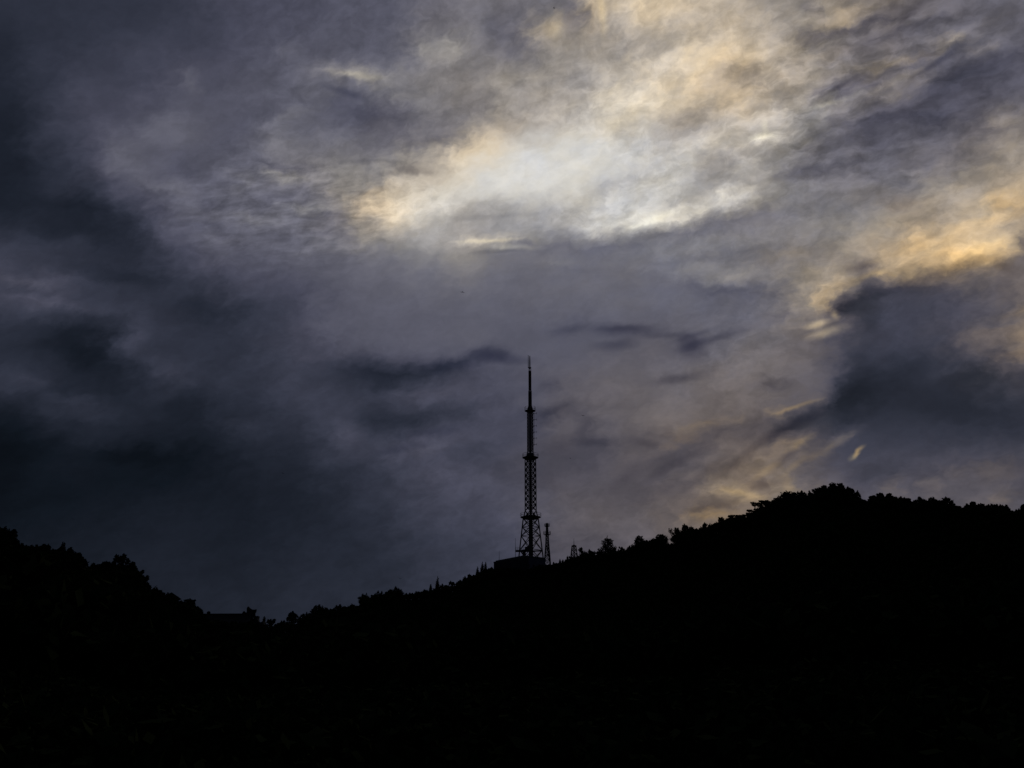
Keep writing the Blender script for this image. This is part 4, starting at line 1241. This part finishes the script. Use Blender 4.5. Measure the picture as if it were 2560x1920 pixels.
def pole(px, py0, py1, d, r, label):
    P = at(px, py1, d); gz = ground_z(P.x, P.y)
    top = at(px, py0, d).z
    root = empty('whip_pole', (P.x, P.y, gz))
    m = MB(); m.lathe([(r * 1.4, -0.5), (r, (top - gz) * 0.5), (r * 0.5, top - gz)], 8); m.build('shaft', M_DARKSTEEL, root)
    m = MB(); m.lathe([(r * 3, -0.4), (r * 3, 0.3)], 8); m.build('base', M_CONCRETE, root)
    tag(root, label, 'pole')


pole(1248, 1378, 1404, 722, 0.17, 'thin bare pole rising over the left part of the flat-roofed hall')
pole(1288.5, 1345, 1395, 716, 0.16, 'thin pole close to the left side of the tallest mast above its gallery')


# ---------------------------------------------------------------- tiled hall in the saddle, left
def tiled_hall():
    d = 392.0
    k = d / FPX / 0.97
    P0 = at(500, 1541, d + 6); P1 = at(632, 1534.5, d)
    P1.z = at(632, 1534.5, d).z; P0.z = P1.z - 0.0
    ax = Vector((P1.x - P0.x, P1.y - P0.y, 0)); L = ax.length; rz = math.atan2(ax.y, ax.x)
    mid = (P0 + P1) / 2
    gz = ground_z(mid.x, mid.y)
    zr = P1.z - gz
    tilt0 = 0.0
    root = empty('tiled_hall', (mid.x, mid.y, gz), rz)
    tag(root, 'old hall with a long tiled roof ridge and upturned ends in the saddle', 'building')
    hl = L / 2
    W = 5.0; ze = zr - 3.6
    # curved roof slopes
    n, mrow = 12, 6
    for s in (-1, 1):
        vs, fs = [], []
        for i in range(n + 1):
            u = -1 + 2 * i / n
            for j in range(mrow + 1):
                v = j / mrow
                x = u * (hl * 0.96 + 0.9 * v)
                z = zr - 0.3 - (zr - ze) * (v ** 0.72) + 0.9 * v * abs(u) ** 6
                vs.append((x, s * (0.15 + (W - 0.15) * v), z))
        nb = len(vs)
        vs += [(x, y, z - 0.22) for x, y, z in vs]
        for i in range(n):
            for j in range(mrow):
                a = i * (mrow + 1) + j; b = a + mrow + 1
                fs.append((a, b, b + 1, a + 1)); fs.append((nb + a, nb + a + 1, nb + b + 1, nb + b))
        for j in range(mrow):
            for i in (0, n):
                a = i * (mrow + 1) + j; fs.append((a, a + 1, nb + a + 1, nb + a))
        for i in range(n):
            a = i * (mrow + 1) + mrow; b = a + mrow + 1; fs.append((a, b, nb + b, nb + a))
        sl = obj('roof_slope', vs, fs, M_TILE, root)
        if s == -1:
            tv = MB()
            for i in range(25):
                u = -0.97 + 1.94 * i / 24
                pts = []
                for j in range(mrow + 1):
                    v = j / mrow
                    pts.append(Vector((u * (hl * 0.96 + 0.9 * v), s * (0.15 + (W - 0.15) * v), zr - 0.24 - (zr - ze) * (v ** 0.72) + 0.9 * v * abs(u) ** 6)))
                for p, q in zip(pts, pts[1:]): tv.bar(p, q, 0.16, 0.12)
            tag(tv.build('tile_row', M_TILE, sl), kind='stuff')
    m = MB(); m.box((0, 0, zr - 0.18), (L * 0.965, 0.5, 0.5)); m.box((0, 0, zr + 0.06), (L * 0.96, 0.7, 0.12)); m.build('ridge_wall', M_TILE, root)
    # bead near the left end, small finial and the large horned finial at the right end
    def X(px): return (px - 566) / 66.0 * hl
    m = MB(); m.lathe([(0.3, zr), (0.72, zr + 0.28), (0.66, zr + 0.72), (0.2, zr + 1.02)], 10, (X(521), 0)); m.build('ridge_bead', M_TILE, root)
    def slab(name, outline, yt=0.7):
        vs = [(x, y, z) for y in (-yt / 2, yt / 2) for x, z in outline]; nn = len(outline)
        fs = [tuple(range(nn)), tuple(range(2 * nn - 1, nn - 1, -1))] + [(i, nn + i, nn + (i + 1) % nn, (i + 1) % nn) for i in range(nn)]
        fs = [f[::-1] for f in fs]
        return obj(name, vs, fs, M_TILE, root)
    def Z(py): return at(620, py, d).z - gz
    slab('small_finial', [(X(605), zr), (X(607), Z(1530)), (X(610), Z(1527)), (X(613), Z(1530)), (X(617), Z(1532)), (X(617), zr)], 0.6)
    slab('horned_finial', [(X(616), zr - 0.6), (X(617), Z(1527)), (X(616.5), Z(1520)), (X(619.5), Z(1515.5)), (X(624), Z(1520)), (X(630), Z(1523.5)), (X(636), Z(1524)), (X(640.5), Z(1523)),
                           (X(640), Z(1529)), (X(638), Z(1533)), (X(639), Z(1541)), (X(639), zr - 1.4), (X(630), zr - 1.4)], 0.8)
    slab('gable_hip', [(X(637), zr - 0.2 - 1.0), (X(639), Z(1540.5)), (X(648), Z(1540.5)), (X(647), Z(1547)), (X(649), Z(1555)), (X(656), Z(1556)), (X(662), Z(1553)), (X(663), Z(1562)), (X(636), Z(1562))], 2.4)
    # walls, columns and doors under the eaves
    b = MB(); b.box((0, 0, ze / 2 - 0.6), (L * 0.9, W * 1.5, ze + 0.8)); b.build('wall', M_PLASTER2, root)
    b = MB(); b.box((0, 0, -0.2), (L * 0.98, W * 2.0, 1.0)); b.build('stone_base', M_CONCRETE, root)
    for i in range(7):
        x = -L * 0.44 + L * 0.88 * i / 6
        c = MB(); c.lathe([(0.24, 0.2), (0.2, ze - 0.2)], 8, (x, -W * 0.86)); c.build('column', M_TIMBER, root)
    for i in range(6):
        x = -L * 0.44 + L * 0.88 * (i + 0.5) / 6
        c = MB(); c.box((x, -W * 0.75 - 0.06, ze * 0.42), (L * 0.1, 0.12, ze * 0.7)); c.build('door', M_TIMBER, root)


tiled_hall()


# ---------------------------------------------------------------- birds
def bird(px, py, dist, span, roll, heading, flap, label):
    P = at(px, py, dist)
    root = empty('bird', P)
    root.rotation_euler = (0.0, R(roll), R(heading))
    m = MB(); prof = [(0.001, -0.30), (0.030, -0.22), (0.055, -0.05), (0.062, 0.06), (0.045, 0.16), (0.038, 0.21), (0.030, 0.26), (0.008, 0.31)]
    vs, fs = [], []; n = 8
    for r, y in prof:
        for q in range(n):
            a = 2 * math.pi * q / n; vs.append((r * math.cos(a) * span, y * span, r * 0.85 * math.sin(a) * span))
    for i in range(len(prof) - 1):
        for q in range(n): fs.append((i * n + q, i * n + (q + 1) % n, (i + 1) * n + (q + 1) % n, (i + 1) * n + q))
    m.add(vs, fs); m.build('body', M_BIRD, root)
    for s in (-1, 1):
        f = R(flap)
        st = [(0.03, 0.10, -0.06), (0.18, 0.14, -0.05), (0.32, 0.10, -0.06), (0.50, -0.06, -0.12)]
        vs = []
        for i, (x, y0, y1) in enumerate(st):
            bend = math.sin(f) * x * (1 - 0.5 * x)
            for zo in (0.008, -0.008):
                vs.append((s * x * math.cos(f) * span, y0 * span, (bend + zo) * span)); vs.append((s * x * math.cos(f) * span, y1 * span, (bend + zo) * span))
        fs = []
        for i in range(3):
            a, b = i * 4, i * 4 + 4
            fs += [(a, b, b + 1, a + 1), (a + 2, a + 3, b + 3, b + 2), (a, a + 2, b + 2, b), (a + 1, b + 1, b + 3, a + 3)]
        fs += [(12, 14, 15, 13), (0, 1, 3, 2)]
        obj('wing', vs, fs, M_BIRD, root)
    obj('tail', [(0.02 * span, -0.2 * span, 0.005), (-0.02 * span, -0.2 * span, 0.005), (-0.07 * span, -0.40 * span, 0.0), (0.07 * span, -0.40 * span, 0.0),
                 (0.02 * span, -0.2 * span, -0.006), (-0.02 * span, -0.2 * span, -0.006), (-0.07 * span, -0.40 * span, -0.010), (0.07 * span, -0.40 * span, -0.010)],
        [(0, 1, 2, 3), (7, 6, 5, 4), (0, 4, 5, 1), (1, 5, 6, 2), (2, 6, 7, 3), (3, 7, 4, 0)], M_BIRD, root)
    tag(root, label, 'bird', 'small birds flying against the clouds')


bird(1385, 20, 95, 0.36, 35, 70, 48, 'bird at the very top of the sky, seen side-on')
bird(1156, 730, 110, 0.52, 5, 15, -12, 'bird with spread wings in the grey middle of the sky')
bird(707, 1183, 110, 0.34, 24, 30, 10, 'bird over the dark lower left clouds')
bird(1426, 1146, 110, 0.26, 10, 60, 28, 'tiny bird right of the mast, lower of two there')
bird(1457.5, 1039, 110, 0.40, 6, 20, 3, 'bird right of the mast at aerial height, upper of two there')
bird(1001, 1447, 110, 0.42, 4, 25, 34, 'bird low over the large double tree')
bird(184, 1298, 110, 0.34, 0, 30, 12, 'bird above the left hill')
